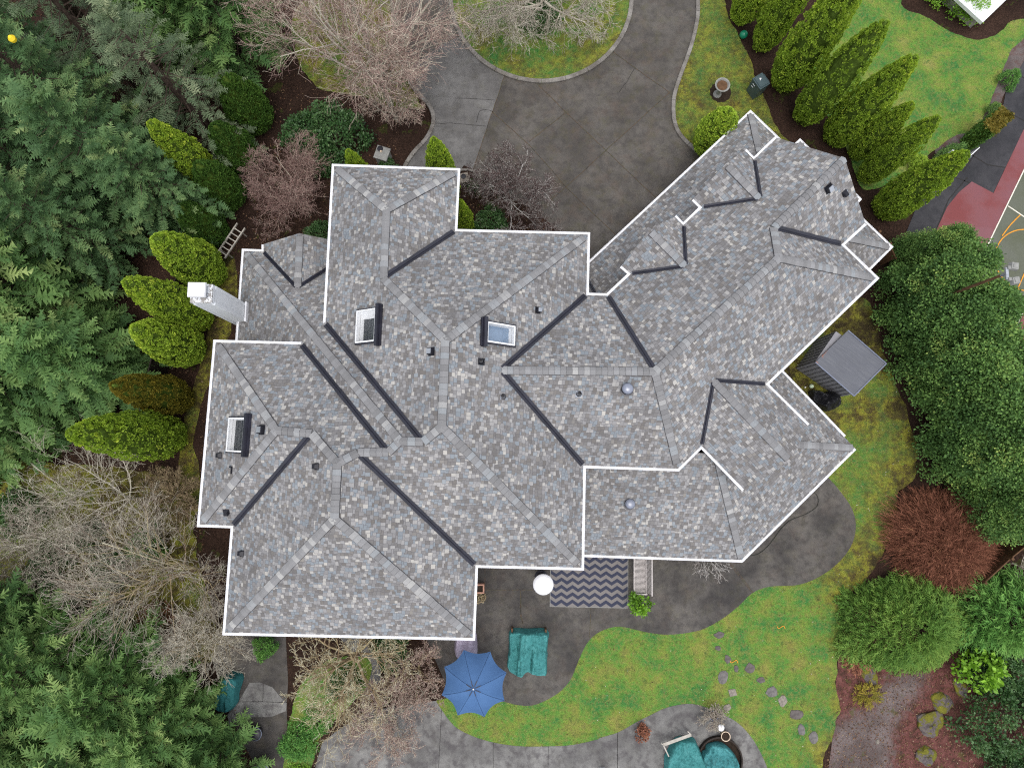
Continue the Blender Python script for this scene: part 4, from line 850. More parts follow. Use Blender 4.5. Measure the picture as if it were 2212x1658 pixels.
def bare_mesh(seed, h, R, limbs=7, lv=3, kids=(6, 5, 4), up=.7, wob=.16, th=.07, trunk=.25, droop=.0, lean=(0, 0), tipw=.006, flat=1.0, t_limb=.85, t_tip=.25, twl=1.0, fleck=.22):
    r = np.random.default_rng(seed); segs = [[], []]; lean = np.array([lean[0], lean[1], 0.0])
    def grow(p, d, L, rad, level):
        m_ = 6 if level == 0 else (5 if level == 1 else 4); pts = [p]; rs = [rad]; q = p.copy(); dd = d.copy()
        for i in range(m_):
            dd = nrm(dd+r.normal(0, wob*(1+.4*level), 3)+np.array([0, 0, (.06*up if level < 2 else .02)-droop*(.3+level)*.35])); q = q+dd*(L/m_); q[2] = max(.06, q[2]); pts.append(q.copy()); rs.append(max(tipw, rad*(1-(i+1)/m_*.72)))
        segs[0 if level <= 1 else 1].append((np.array(pts), np.array(rs), level))
        if level < lv:
            nk = kids[level]
            for i in range(nk):
                f = r.uniform(.18, 1.0) if level else r.uniform(.22, 1.0); x = f*m_; i0 = min(m_-1, int(x)); b = pts[i0]+(pts[i0+1]-pts[i0])*(x-i0)
                ax = nrm(pts[i0+1]-pts[i0]); perp = nrm(np.cross(ax, r.normal(0, 1, 3))); a = r.uniform(.4, .95); nd = ax*math.cos(a)+perp*math.sin(a); nd[2] *= flat; nd[2] += .10*up
                grow(b, nrm(nd), L*r.uniform(.32, .58)*(1.15-.45*f)*twl, max(tipw, rs[i0]*.55), level+1)
    tz = h*trunk; top = np.array([lean[0]*trunk, lean[1]*trunk, tz]); segs[0].append((np.array([[0, 0, -.1], top*.5+r.normal(0, .03, 3)*[1, 1, 0], top]), np.array([th*1.5, th*1.2, th*1.05]), 0))
    a0 = r.uniform(0, 6.28)
    for i in range(limbs):
        a = a0+i*2*math.pi/limbs+r.normal(0, .25); e = r.uniform(.35, 1.0)
        tgt = np.array([math.cos(a)*R*e, math.sin(a)*R*e, (h-tz)*(1.05-.75*e**1.5)])+lean*(1-trunk); L = np.linalg.norm(tgt)
        grow(top*r.uniform(.75, 1), nrm(tgt), L*.95, th*r.uniform(.55, .9), 0)
    out = []
    for w_, nm in ((0, "limbs"), (1, "twigs")):
        V, Fc, T = [], [], []; base = 0; ns = 5 if w_ == 0 else 3; ang = np.arange(ns)*2*math.pi/ns
        for pts, rs, level in segs[w_]:
            d = nrm(np.gradient(pts, axis=0)); ref = np.where(np.abs(d[:, 2:3]) < .9, [[0, 0, 1.0]], [[1.0, 0, 0]]); u = nrm(np.cross(d, ref)); v_ = np.cross(d, u); M_ = len(pts)
            ring = pts[:, None, :]+(u[:, None, :]*np.cos(ang)[None, :, None]+v_[:, None, :]*np.sin(ang)[None, :, None])*rs[:, None, None]
            V.append(ring.reshape(-1, 3)); t0 = {0: t_limb, 1: t_limb-.1, 2: (t_limb+t_tip)/2, 3: t_tip, 4: t_tip}[level]+r.normal(0, .13); T.append(np.full(M_*ns, t0)+np.repeat(r.normal(0, .08 if level < 2 else fleck, M_), ns))
            for j in range(M_-1):
                for k in range(ns): a_, b_ = base+j*ns+k, base+j*ns+(k+1) % ns; Fc.append((a_, b_, b_+ns)); Fc.append((a_, b_+ns, a_+ns))
            base += M_*ns
        if not V: continue
        g = Geo(0); g.v = [np.concatenate(V)]; g.f = [np.array(Fc)]; g.t = [np.concatenate(T)]; out.append(g.mesh(nm))
    return out
def plant(name, loc, meshes, mats, label, cat, group=None, rz=0.0, scale=1.0, names=None, sz=None):
    e = empty(name, loc, rz); s_ = scale if hasattr(scale, '__len__') else (scale, scale, scale); e.scale = s_; tag(e, label, cat, group)
    for i, me in enumerate(meshes):
        if not me.materials: me.materials.append(MAT[mats[i]])
        o = link((names or [q.name.split('.')[0] for q in meshes])[i], me, None, e)
        if mats[i] and me.materials[0] is not MAT[mats[i]]: o.material_slots[0].link = 'OBJECT'; o.material_slots[0].material = MAT[mats[i]]
    return e
random.seed(11)
# ---- conifers of the wood on the left
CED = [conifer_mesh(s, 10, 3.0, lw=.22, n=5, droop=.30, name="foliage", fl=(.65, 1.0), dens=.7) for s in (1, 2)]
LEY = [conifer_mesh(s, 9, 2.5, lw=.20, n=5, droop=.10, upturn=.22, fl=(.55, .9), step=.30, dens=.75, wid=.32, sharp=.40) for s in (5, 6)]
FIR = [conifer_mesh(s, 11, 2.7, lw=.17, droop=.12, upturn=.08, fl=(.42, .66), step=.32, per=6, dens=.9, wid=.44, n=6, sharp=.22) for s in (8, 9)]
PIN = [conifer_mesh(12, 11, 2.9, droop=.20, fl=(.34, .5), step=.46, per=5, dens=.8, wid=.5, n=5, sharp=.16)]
G = "conifers of the wood west of the house"
FOREST = [
 # kind, base px, scale, height scale, label
 ('P', (205, 70), 1.05, 1.0, "sparse greyish old pine with bare branches showing, at the top left corner of the picture"),
 ('P', (330, 215), .95, .95, "thin grey green pine with dead lower twigs, left of the big pale bare tree"),
 ('L', (455, 95), 1.1, 1.0, "bright green feathery cypress beside the big pale bare tree at the top"),
 ('L', (540, 128), .92, .80, "smaller bright feathery cypress touching the twigs of the big pale bare tree"),
 ('C', (395, 20), 1.0, 1.0, "dark drooping cedar at the top edge behind the bright feathery cypress"),
 ('P', (472, 296), 1.0, .85, "dull olive pine leaning over the round dark shrubs above the ladder"),
 ('F', (120, 200), .95, .9, "blue green fir below the sparse pine in the top left corner"),
 ('F', (270, 330), 1.0, .9, "blue green fir in the middle of the wood, left of the small golden thuja tip"),
 ('F', (55, 330), .95, 1.0, "blue green fir at the left edge, a quarter of the way down"),
 ('F', (175, 420), .95, .85, "dense mid green fir, third in from the left edge above the chimney level"),
 ('F', (345, 425), 1.0, .80, "mid green fir with upright side shoots next to the thujas above the chimney"),
 ('F', (418, 462), .80, .66, "small fir overhanging the thuja behind the ladder"),
 ('F', (250, 545), .9, .75, "dark fir behind the thuja whose tip lies left of the chimney"),
 ('C', (75, 520), 1.0, .9, "tall light green cedar at the left edge level with the chimney"),
 ('C', (150, 660), .95, .9, "light green cedar with long drooping sprays left of the chimney top"),
 ('C', (40, 760), 1.0, .95, "large pale green cedar at the left edge halfway down"),
 ('C', (265, 800), .78, .70, "cedar whose pale spray hangs over the thujas below the chimney"),
 ('C', (130, 830), .95, .85, "mid green cedar between the left edge and the rust coloured thuja"),
 ('C', (35, 930), .85, .8, "cedar above the grey bare bushes on the left edge"),
]
KIND = {'C': (CED, "cedar_leaf", "cedar_tree", "cedar"), 'L': (LEY, "cedar_leaf", "cypress_tree", "cypress"), 'F': (FIR, "fir_leaf", "fir_tree", "fir"), 'P': (PIN, "pine_leaf", "pine_tree", "pine")}
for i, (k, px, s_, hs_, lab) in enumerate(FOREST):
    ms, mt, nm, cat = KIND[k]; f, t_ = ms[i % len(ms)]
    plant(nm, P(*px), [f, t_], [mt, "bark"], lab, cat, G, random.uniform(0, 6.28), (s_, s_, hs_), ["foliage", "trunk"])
SW = [
 ((55, 1345), 1.0, .85, "broad green cypress at the left edge just below the grey bare bushes"), ((200, 1380), .9, .75, "green cypress left of the white lichened tree"),
 ((330, 1440), .92, .70, "green cypress whose top spray reaches the reddish twigs left of the house corner"), ((402, 1520), .82, .60, "cypress standing closest to the dark teal covered lounger"),
 ((130, 1510), 1.0, .8, "large green cypress in the middle of the lower left thicket"), ((300, 1580), 1.0, .75, "yellowish green cypress near the bottom edge left of the small side yard"),
 ((475, 1640), .85, .62, "cypress spilling over the round dark fire bowl in the side yard"), ((40, 1580), 1.0, .8, "dark green cypress in the bottom left corner"),
 ((190, 1680), 1.0, .75, "cypress cut by the bottom edge, second from the bottom left corner"), ((395, 1690), .9, .7, "cypress cut by the bottom edge below the yellowish one"),
]
for i, (px, s_, hs_, lab) in enumerate(SW):
    f, t_ = LEY[i % 2]; plant("cypress_tree", P(*px), [f, t_], ["cedar_leaf", "bark"], lab, "cypress", "cypresses in the lower left corner", random.uniform(0, 6.28), (s_, s_, hs_), ["foliage", "trunk"])
# ---- thujas
TH = [thuja_mesh(31, 6.0, 1.0, nf=34000), thuja_mesh(32, 6.0, 1.0, tips=2, nf=34000), thuja_mesh(33, 6.0, 1.0, nf=34000, base=.60, sharp=.58), thuja_mesh(34, 4.2, 1.2, base=.55, nf=34000, sharp=.55, clump=.2)]
def thuja(px, h, R, kind, label, mat="thuja_leaf", group=None, rz=None, tip=None):
    f, t_ = TH[kind]; h0, r0 = ((6.0, 1.0), (6.0, 1.0), (6.0, 1.0), (4.2, 1.2))[kind]
    plant("thuja_tree", P(*px), [f, t_], [mat, "thuja_core"], label, "thuja", group, random.uniform(0, 6.28) if rz is None else rz, (R/r0, R/r0, h/h0), ["foliage", "trunk"])
GN, GW = "thuja row east of the side lawn", "thuja row west of the house"
thuja((1598, 42), 6.2, .74, 0, "thuja at the top end of the eastern row, next to the green ball", group=GN)
thuja((1646, 94), 6.9, .74, 1, "thuja right of the green ball, second in the eastern row", group=GN)
thuja((1691, 178), 7.6, .92, 2, "wide thuja standing behind the wheelie bin", group=GN)
thuja((1733, 256), 7.3, .82, 1, "two tipped thuja between the wheelie bin and the north corner of the garage roof", group=GN, rz=.3)
thuja((1800, 297), 6.6, .80, 2, "thuja in the middle of the eastern row, just off the garage gable", group=GN)
thuja((1846, 334), 4.7, .58, 0, "shorter thuja right of the garage gable, squeezed between taller ones", group=GN)
thuja((1871, 378), 5.5, .66, 1, "slim thuja right of the garage gable, third from the low end of the row", group=GN)
thuja((1906, 453), 6.0, .78, 2, "thuja at the low end of the eastern row, its tips over the asphalt path", group=GN, rz=1.0)
thuja((1525, 322), 3.6, .80, 0, "single small thuja on the side lawn against the garage eave")
thuja((968, 432), 6.2, .62, 0, "slim thuja overlapping the gutter at the north wing's right corner")
thuja((812, 440), 5.6, .50, 0, "little thuja tip showing above the north wing gutter beside the grey pedestal")
thuja((1006, 505), 4.2, .42, 0, "narrow thuja in the recess right of the north wing, below the stone planter")
thuja((436, 684), 6.3, .82, 1, "thuja behind the white chimney, its tip far out to the left", group=GW)
thuja((460, 592), 5.2, .92, 2, "broad bright thuja below the foot of the ladder", group=GW)
thuja((418, 754), 5.0, .88, 2, "bright thuja below the chimney with a dead dark patch", group=GW)
thuja((397, 860), 5.6, .76, 2, "rust and gold coloured thuja left of the south west wing", "gold_thuja_leaf", GW)
thuja((383, 948), 7.6, .90, 1, "lowest thuja of the western row, long and pointed, above the grey bare bushes", group=GW)
thuja((556, 262), 3.8, .9, 3, "dark rounded thuja under the pale bare tree, beside the bare soil path", "dark_thuja_leaf", GW)
thuja((530, 348), 3.4, .85, 3, "dark rounded thuja left of the reddish bare shrub, upper of two", "dark_thuja_leaf", GW)
thuja((500, 425), 3.5, .85, 3, "dark rounded thuja left of the reddish bare shrub, lower of two", "dark_thuja_leaf", GW)
thuja((466, 505), 3.4, .8, 3, "dark thuja just above the top end of the ladder", "dark_thuja_leaf", GW)
thuja((468, 398), 6.0, .72, 0, "thuja whose golden tip pokes out among the firs", group=GW)
# ---- hedge trees on the right
HG = [leafy_mesh(41, 1.75, 1.75, 5.2, 40000, .085, 280, .42, .3), leafy_mesh(42, 1.75, 1.75, 5.0, 40000, .085, 280, .42, .3)]
GH = "tall evergreen hedge trees along the neighbour's court"
for i, (px, s_, hs_, lab) in enumerate([((1966, 572), .70, .72, "evergreen hedge tree at the top end, next to the red court surface"), ((1972, 640), 1.08, .95, "evergreen hedge tree second from the top, in front of the floodlight pole's foot"),
    ((1990, 722), 1.15, .98, "evergreen hedge tree behind the top corner of the shed"), ((2018, 808), 1.2, 1.0, "evergreen hedge tree to the right of the shed roof"), ((2046, 900), 1.2, 1.0, "evergreen hedge tree below the level of the shed, in the middle of the hedge"),
    ((2082, 985), 1.15, 1.0, "evergreen hedge tree above the red brown bush, second from the low end"), ((2112, 1080), .95, .9, "evergreen hedge tree at the low end, touching the red brown bush")]):
    f, t_ = HG[i % 2]; plant("hedge_tree", P(*px), [f, t_], ["hedge_leaf", "bark"], lab, "hedge tree", GH, random.uniform(0, 6.28), (s_, s_, hs_), ["foliage", "stem"])
# ---- bushes at the lower right
f, t_ = tuft_mesh(51, 2.6, 2.1, 2.4, 3000, (.32, .62), .24); plant("juniper_bush", P(1938, 1340), [f, t_], ["juniper_leaf", "bark"], "wide feathery olive green juniper beside the lawn edge", "juniper")
f, t_ = tuft_mesh(52, 2.0, 1.7, 3.0, 1500, (.45, .85), .2); plant("juniper_bush", P(2130, 1318), [f, t_], ["bright_juniper_leaf", "bark"], "bright green feathery juniper at the right edge below the red brown bush", "juniper")
f, t_ = leafy_mesh(53, .85, .75, 1.6, 900, .19, 40, .3, .3); plant("lime_shrub", P(2085, 1432), [f, t_], ["lime_leaf", "bark"], "glowing yellow green shrub near the right edge", "shrub", None, .6)
f, t_ = leafy_mesh(54, 1.9, 1.7, 1.5, 7000, .11, 110, .34); plant("laurel_bush", P(2150, 1545), [f, t_], ["shrub_leaf", "bark"], "dark leafy bush in the bottom right corner", "shrub")
plant("laurel_bush", P(2140, 1435), [f, t_], ["shrub_leaf", "bark"], "dark leafy bush behind the glowing yellow green shrub", "shrub", None, 2, .75)
plant("laurel_bush", P(2175, 1680), [f, t_], ["shrub_leaf", "bark"], "dark leafy bush cut by the bottom edge at the right corner", "shrub", None, 1, .7)
def cane_bush(seed, R, h, n, mat, tips):  # dome of fine arching canes
    g = Geo(seed); r = g.r; a = r.uniform(0, 6.283, n); k = np.sqrt(r.uniform(0, 1, n)); lob = 1+.1*np.sin(3*a)
    e = np.stack([R*k*np.cos(a)*lob, R*k*np.sin(a)*lob, np.maximum(.15, h*(1-k**2.4)*r.uniform(.75, 1.05, n))], 1); b = e*np.array([.30, .30, 0])+r.normal(0, .12, (n, 3))*[1, 1, 0]
    m_ = b*.45+e*.55+np.array([0, 0, 1])*(.18*h)*(1-.3*k)[:, None]+r.normal(0, .12, (n, 3)); e2_ = e+nrm(e-m_)*.15+r.normal(0, .12, (n, 3)); ti = np.clip(.45+r.normal(0, .2, n), 0, 1)
    s = nrm(np.cross(e-b, r.normal(0, 1, (n, 3)))); w_ = .011
    for p, q in ((b, m_), (m_, e2_)):
        g.tris(np.stack([p-s*w_, p+s*w_, q], 1), ti); g.tris(np.stack([q-s*w_*.7, q+s*w_*.7, p], 1), ti)
    for q in range(tips):
        t = r.uniform(.2, 1, n)[:, None]; o = m_+(e2_-m_)*t; d = nrm(e2_-m_+r.normal(0, .55, (n, 3)))*r.uniform(.15, .42, n)[:, None]; g.tris(np.stack([o-s*.006, o+s*.006, o+d], 1), ti+r.normal(0, .1, n))
    return [g.mesh("canes")]
plant("cane_bush", P(2022, 1168), cane_bush(61, 2.55, 1.9, 4200, None, 8), ["red_twig"], "large domed red brown leafless bush between lawn and hedge", "bush")
# ---- bare deciduous trees
plant("bare_tree", P(846, 236), bare_mesh(71, 9.0, 4.1, 12, 3, (11, 9, 7), 1.0, .10, .11, .22, .02, (-.9, 1.4), .0052, .6, .85, .58, 1.1, .28), ["lichen_twig", "pink_twig"], "big leafless tree with pale lichened branches in front of the driveway", "bare tree")
plant("bare_tree", P(858, 262), bare_mesh(72, 4.0, 2.1, 10, 3, (9, 8, 6), .6, .12, .05, .2, .05, (-.1, .4), .005, .6, .75, .58, 1.1, .28), ["lichen_twig", "pink_twig"], "lower leafless tree with weeping twigs above the grey pedestal", "bare tree")
plant("bare_shrub", P(652, 422), bare_mesh(73, 2.8, 2.35, 14, 3, (9, 8, 6), .7, .14, .035, .08, .0, (0, 0), .005, .7, .65, .42, 1.15, .25), ["pink_twig", "pink_twig"], "reddish leafless shrub left of the north wing", "bare shrub")
plant("bare_shrub", P(600, 455), bare_mesh(74, 1.8, 1.2, 9, 3, (7, 5, 5), .6, .14, .03, .08, .0, (0, 0), .0055, .7, .45, .2), ["pink_twig", "pink_twig"], "smaller dull red leafless shrub above the west wing's little gable", "bare shrub")
plant("birch_tree", P(1104, 452), bare_mesh(75, 3.4, 2.4, 10, 3, (12, 11, 9), .8, .18, .04, .3, .0, (0, 0), .0055, .8, .95, .22, 1.05), ["white_twig", "white_twig"], "small leafless birch with white limbs and a dark red twig haze", "birch")
plant("bare_tree", P(1166, 22), bare_mesh(76, 5.0, 4.7, 14, 3, (10, 8, 6), .6, .17, .09, .2, .06, (0, .3), .0062, .5, .92, .70, 1.15, .25), ["lichen_twig", "lichen_twig"], "leafless tree with whitish crooked branches in the turning circle", "bare tree")
plant("bare_tree", P(452, 1224), bare_mesh(77, 6.0, 3.0, 9, 3, (9, 7, 5), .8, .10, .065, .12, .0, (-1.6, 0), .005, .6, .62, .72, 1.25, .40), ["olive_twig", "lichen_twig"], "leafless tree covered in white lichen left of the south west wing", "bare tree")
plant("bare_tree", P(497, 1352), bare_mesh(78, 4.0, 1.35, 9, 3, (9, 8, 6), .6, .12, .045, .2, .02, (-.3, -.1), .0046, .6, .6, .85, 1.15, .3), ["olive_twig", "lichen_twig"], "white lichened twigs around the south west corner of the house", "bare tree")
plant("bare_tree", P(300, 1075), bare_mesh(79, 5.0, 2.5, 9, 3, (8, 6, 4), .6, .14, .05, .12, .02, (-1.0, 0), .005, .6, .88, .58, 1.35, .35), ["lichen_twig", "lichen_twig"], "grey leafless tree below the lowest western thuja", "bare tree")
plant("bare_shrub", P(392, 1065), bare_mesh(80, 2.4, 1.4, 12, 3, (9, 8, 6), .5, .14, .03, .08, .0, (0, 0), .006, .7, .5, .45), ["olive_twig", "olive_twig"], "olive brown leafless shrub touching the west gutter of the south west wing", "bare shrub")
plant("bare_shrub", P(180, 1175), bare_mesh(81, 3.0, 2.0, 10, 3, (6, 5, 4), .5, .15, .035, .1, .0, (-.4, 0), .0058, .7, .85, .62, 1.35, .35), ["lichen_twig", "lichen_twig"], "tangled grey leafless shrub above the lower left cypresses", "bare shrub")
plant("bare_shrub", P(80, 1190), bare_mesh(82, 2.6, 1.9, 10, 3, (6, 5, 4), .5, .15, .035, .1, .0, (-.4, 0), .0058, .7, .8, .6, 1.35, .35), ["lichen_twig", "lichen_twig"], "grey leafless shrub at the left edge below the strip of grass", "bare shrub")
plant("bare_shrub", P(375, 1330), bare_mesh(83, 2.2, 1.2, 10, 3, (7, 6, 5), .5, .13, .03, .08, .0, (0, 0), .0055, .7, .3, .15), ["red_twig", "red_twig"], "dark red leafless shrub under the white lichened tree", "bare shrub")
plant("bare_tree", P(793, 1372), bare_mesh(84, 4.6, 3.1, 12, 3, (8, 6, 5), .6, .14, .08, .42, .03, (-.2, -1.0), .0052, .6, .5, .78, 1.15, .28), ["olive_twig", "olive_twig"], "leafless tree with a mossy trunk below the south gutter", "bare tree")
plant("bare_shrub", P(905, 1440), bare_mesh(85, 1.9, 1.8, 12, 3, (7, 6, 5), .5, .15, .03, .08, .0, (0, 0), .006, .7, .55, .7, 1.1, .25), ["olive_twig", "pink_twig"], "brown leafless shrub left of the blue umbrella", "bare shrub")
plant("bare_shrub", P(850, 1535), bare_mesh(86, 2.0, 2.2, 13, 3, (8, 7, 6), .5, .15, .035, .08, .0, (0, 0), .0065, .7, .9, .62, 1.1, .25), ["lichen_twig", "pink_twig"], "leafless shrub with whitish limbs overhanging the lower terrace", "bare shrub")
plant("bare_shrub", P(2195, 1240), bare_mesh(87, 2.0, .95, 9, 2, (8, 6, 5), .5, .15, .03, .1, .0, (0, 0), .006, .7, .9, .8), ["lichen_twig", "lichen_twig"], "whitish leafless twigs at the right edge beside the red brown bush", "bare shrub")
# ---- leafy shrubs
LB = [leafy_mesh(91, 1.0, 1.0, 1.3, 4200, .085, 80, .25), leafy_mesh(92, 1.0, 1.0, 1.1, 4200, .085, 80, .25)]
def shrub(px, s_, lab, mat="shrub_leaf", k=0, h=1.0, group=None, sy=None):
    f, t_ = LB[k]; plant("leafy_shrub", P(*px), [f, t_], [mat, "bark"], lab, "shrub", group, random.uniform(0, 6.28) if sy is None else .78, (s_, sy or s_, s_*h), ["foliage", "stem"])
shrub((735, 300), 1.35, "dark leafy rhododendron under the pale bare tree, right one of two"); shrub((672, 302), 1.15, "dark leafy rhododendron under the pale bare tree, left one of two", k=1)
shrub((700, 345), 1.0, "grey green shrub between the rhododendrons and the north wing gutter", k=1); shrub((690, 512), .62, "small green shrub behind the west wing's little gable")
shrub((1165, 45), 1.0, "dark green shrub in the middle of the turning circle", k=1, h=.7); shrub((1035, 405), .5, "green shrub beside the stone planter right of the north wing", k=1)
shrub((1060, 492), .85, "dark green shrub under the birch against the north gutter"); shrub((838, 362), .45, "little dark shrub below the grey pedestal", k=1)
shrub((575, 1395), .50, "glossy green shrub under the south gutter near the corner", "bright_juniper_leaf"); shrub((850, 1405), .8, "ivy green shrub under the south gutter beside the mossy trunk", k=1)
shrub((745, 1470), .75, "green undergrowth below the mossy trunk", k=1); shrub((645, 1600), .8, "bright green ground shrub beside the lower terrace", "bright_juniper_leaf", k=1, h=.6)
shrub((690, 1555), .6, "green ground shrub left of the lower terrace", "bright_juniper_leaf", h=.6); shrub((650, 1690), .8, "lime green ground shrub at the bottom edge left of the lower terrace", "lime_leaf", k=1, h=.5)
shrub((2080, 18), .95, "yellow green shrub with large leaves before the neighbour's white building", "lime_leaf"); shrub((2028, -12), .8, "yellow green shrub at the top edge left of the neighbour's white building", "lime_leaf", k=1)
shrub((2172, 177), .48, "round clipped shrub by the garden path, nearest the top right corner", "bright_juniper_leaf"); shrub((2140, 245), .42, "green shrub beside the tall mossy topped clipped column", "hedge_leaf", k=1)
shrub((2040, 345), .95, "long green shrub at the lawn edge above the thuja tips", "hedge_leaf", k=0, h=.6, sy=.45); shrub((1975, 355), .45, "small yellowish shrub at the end of the lawn border", "thuja_leaf", k=1)
shrub((330, 1175), .8, "green shrub under the white lichened tree, right of the tangled twigs", "bright_juniper_leaf"); shrub((120, 1215), .9, "dark green shrub between the grey twigs and the lower left cypresses", k=1); shrub((60, 1105), 1.0, "green shrub beside the strip of grass at the left edge"); shrub((250, 1230), .9, "dark green shrub among the grey bare twigs on the left", k=1); shrub((200, 1160), .7, "green shrub under the tangled grey twigs on the left")
# clipped column with a mossy flat top
cb = P(2102, 298); ang = math.atan2((P(2125, 250)-P(2070, 300)).y, (P(2125, 250)-P(2070, 300)).x)
g = Geo(95); N = 5200; r = g.r; hx, hy, hz = .62, .34, 1.75
fc = r.integers(0, 5, N); u_, w_ = r.uniform(-1, 1, N), r.uniform(-1, 1, N); pp = np.zeros((N, 3))
for q in range(N):
    pp[q] = [(hx, u_[q]*hy, (w_[q]+1)/2*hz), (-hx, u_[q]*hy, (w_[q]+1)/2*hz), (u_[q]*hx, hy, (w_[q]+1)/2*hz), (u_[q]*hx, -hy, (w_[q]+1)/2*hz), (u_[q]*hx, w_[q]*hy, hz)][fc[q]]
pp += r.normal(0, .03, (N, 3)); ax = nrm(r.normal(0, 1, (N, 3))+np.array([0, 0, .4])); sd = nrm(np.cross(ax, r.normal(0, 1, (N, 3)))); ln = r.uniform(.05, .1, N)[:, None]
top = fc == 4; tri_ = np.stack([pp-sd*ln*.4, pp+sd*ln*.4, pp+ax*ln], 1); ti = r.uniform(.1, .9, N)
g.tris(tri_[~top], ti[~top]); gm = g.mesh("sides"); g2_ = Geo(96); rep = np.repeat(tri_[top], 3, 0); rep = rep+g2_.r.normal(0, .04, (len(rep), 1, 3))*[1, 1, .2]; g2_.tris(rep, g2_.r.uniform(.1, .9, len(rep))); gt = g2_.mesh("top")
core = MB(); core.box((0, 0, hz/2), (hx*2-.06, hy*2-.06, hz)); cmx = bpy.data.meshes.new("core"); cmx.from_pydata(core.v, [], core.f)
plant("clipped_column", cb, [gm, gt, cmx], ["dark_thuja_leaf", "moss_top", "thuja_core"], "tall clipped conifer block with a flat orange moss top beside the garden path", "topiary", None, ang, 1.0, ["sides", "top", "trunk"])
# ================================================================ THINGS IN THE GARDEN
def fabric(name, lo, mid, hi, rough=.75, wr=9.0):
    t = NT(name); p = t.obj(); a = t.noise(p, 2.2, 4); b = t.noise(p, wr, 5, .6)
    t.base(t.ramp(t.math('ADD', t.math('MULTIPLY', a, .6), t.math('MULTIPLY', b, .4)), [(.3, lo), (.5, mid), (.7, hi)]), rough, .3); f_ = t.noise(p, wr*.7, 2, .4); t.bump(t.math('ADD', t.math('ABSOLUTE', t.math('SUBTRACT', f_, .5)), t.math('MULTIPLY', b, .3)), 1.0, .045 if wr < 20 else .006); MAT[name] = t.m
fabric("teal_cover", (.030, .150, .150), (.046, .215, .212), (.085, .29, .285)); fabric("dark_teal_cover", (.012, .085, .09), (.020, .125, .13), (.036, .18, .185))
fabric("dirty_teal_cover", (.038, .12, .12), (.048, .215, .225), (.09, .31, .32)); fabric("blue_canvas", (.050, .115, .255), (.060, .135, .29), (.072, .155, .32), .8, 40); fabric("black_cover", (.006, .006, .008), (.014, .014, .017), (.05, .05, .056), .35)
simple("navy_seam_shade", (.030, .065, .15), .8, .2); fabric("lilac_cloth", (.30, .25, .33), (.38, .33, .42), (.46, .41, .50))
simple("grey_wood", (.42, .39, .34), .85, .2, 0, .2, 7, .3); simple("pale_wood", (.50, .46, .44), .8, .2, 0, .15, 7, .2); simple("brown_wood", (.12, .065, .035), .85, .2, 0, .3, 6, .3); simple("dark_wood", (.040, .032, .028), .9, .1, 0, .3, 6, .3)
simple("terracotta", (.46, .26, .19), .85, .2, 0, .15, 6); simple("stone_mid", (.145, .135, .13), .9, .2, 0, .3, 9, .5); simple("stone_grey", (.26, .26, .245), .85, .2, 0, .22, 7, .4); simple("stone_dark", (.115, .10, .095), .9, .2, 0, .3, 7, .5); simple("stone_pale", (.22, .195, .165), .9, .2, 0, .35, 16, .4)
simple("bin_plastic", (.062, .095, .105), .42, .5, 0, .08, 3); simple("green_rubber", (.008, .20, .11), .3, .5, 0, .1, 4); simple("shed_wall", (.25, .247, .265), .75, .3, 0, .1, 4); simple("wet_soil", (.030, .020, .014), .9, .2, 0, .4, 14, .5)
simple("pot_cream", (.60, .48, .36), .7, .3, 0, .1, 6); simple("moss_rock_moss", (.20, .19, .020), .95, .1, 0, .3, 6, .6); simple("orange_plastic", (.75, .30, .03), .5, .4); simple("hose_rubber", (.030, .032, .026), .5, .4); simple("dark_red_leaf", (.075, .018, .020), .7, .2, 0, .4, 9)
simple("blue_grey_metal", (.16, .18, .24), .5, .5, .4, .1, 5); simple("yellow_plastic", (.75, .55, .02), .5, .3); simple("dark_tub", (.020, .020, .028), .4, .5)
def add(mb, name, mat, parent=None, **kw): return mb.build(name, MAT[mat], parent, **kw)
def thing(name, px, label, cat, group=None, rz=0.0, z=0.0): return tag(empty(name, P(*px, z), rz), label, cat, group)
# ---- shed
sL, sB = P(1719.2, 795.5), P(1807.9, 857.8); fx = (sB-sL).to_2d().normalized(); bx = Vector((-fx.y, fx.x)); 
if bx.y < 0: bx = -bx
sw_, sd_ = (sB-sL).length, 1.72; sh = thing("garden_shed", (1719.2, 795.5), "small dark grey shed of vertical boards with a flat ribbed roof right of the garage", "shed", None, math.atan2(fx.y, fx.x))
m = MB(); m.prism([(0, 0), (sw_, 0), (sw_, sd_), (0, sd_)], 0, 1.93, top=True); add(m, "wall", "shed_wall", sh)
m = MB()
for i in range(10):
    x = sw_*(i+.5)/10; m.box((x, -.008, .97), (.010, .02, 1.9)); m.box((x, sd_+.008, .97), (.010, .02, 1.9))
for i in range(9):
    y = sd_*(i+.5)/9; m.box((-.008, y, .97), (.02, .010, 1.9)); m.box((sw_+.008, y, .97), (.02, .010, 1.9))
add(m, "board_seam", "black_plastic", sh)
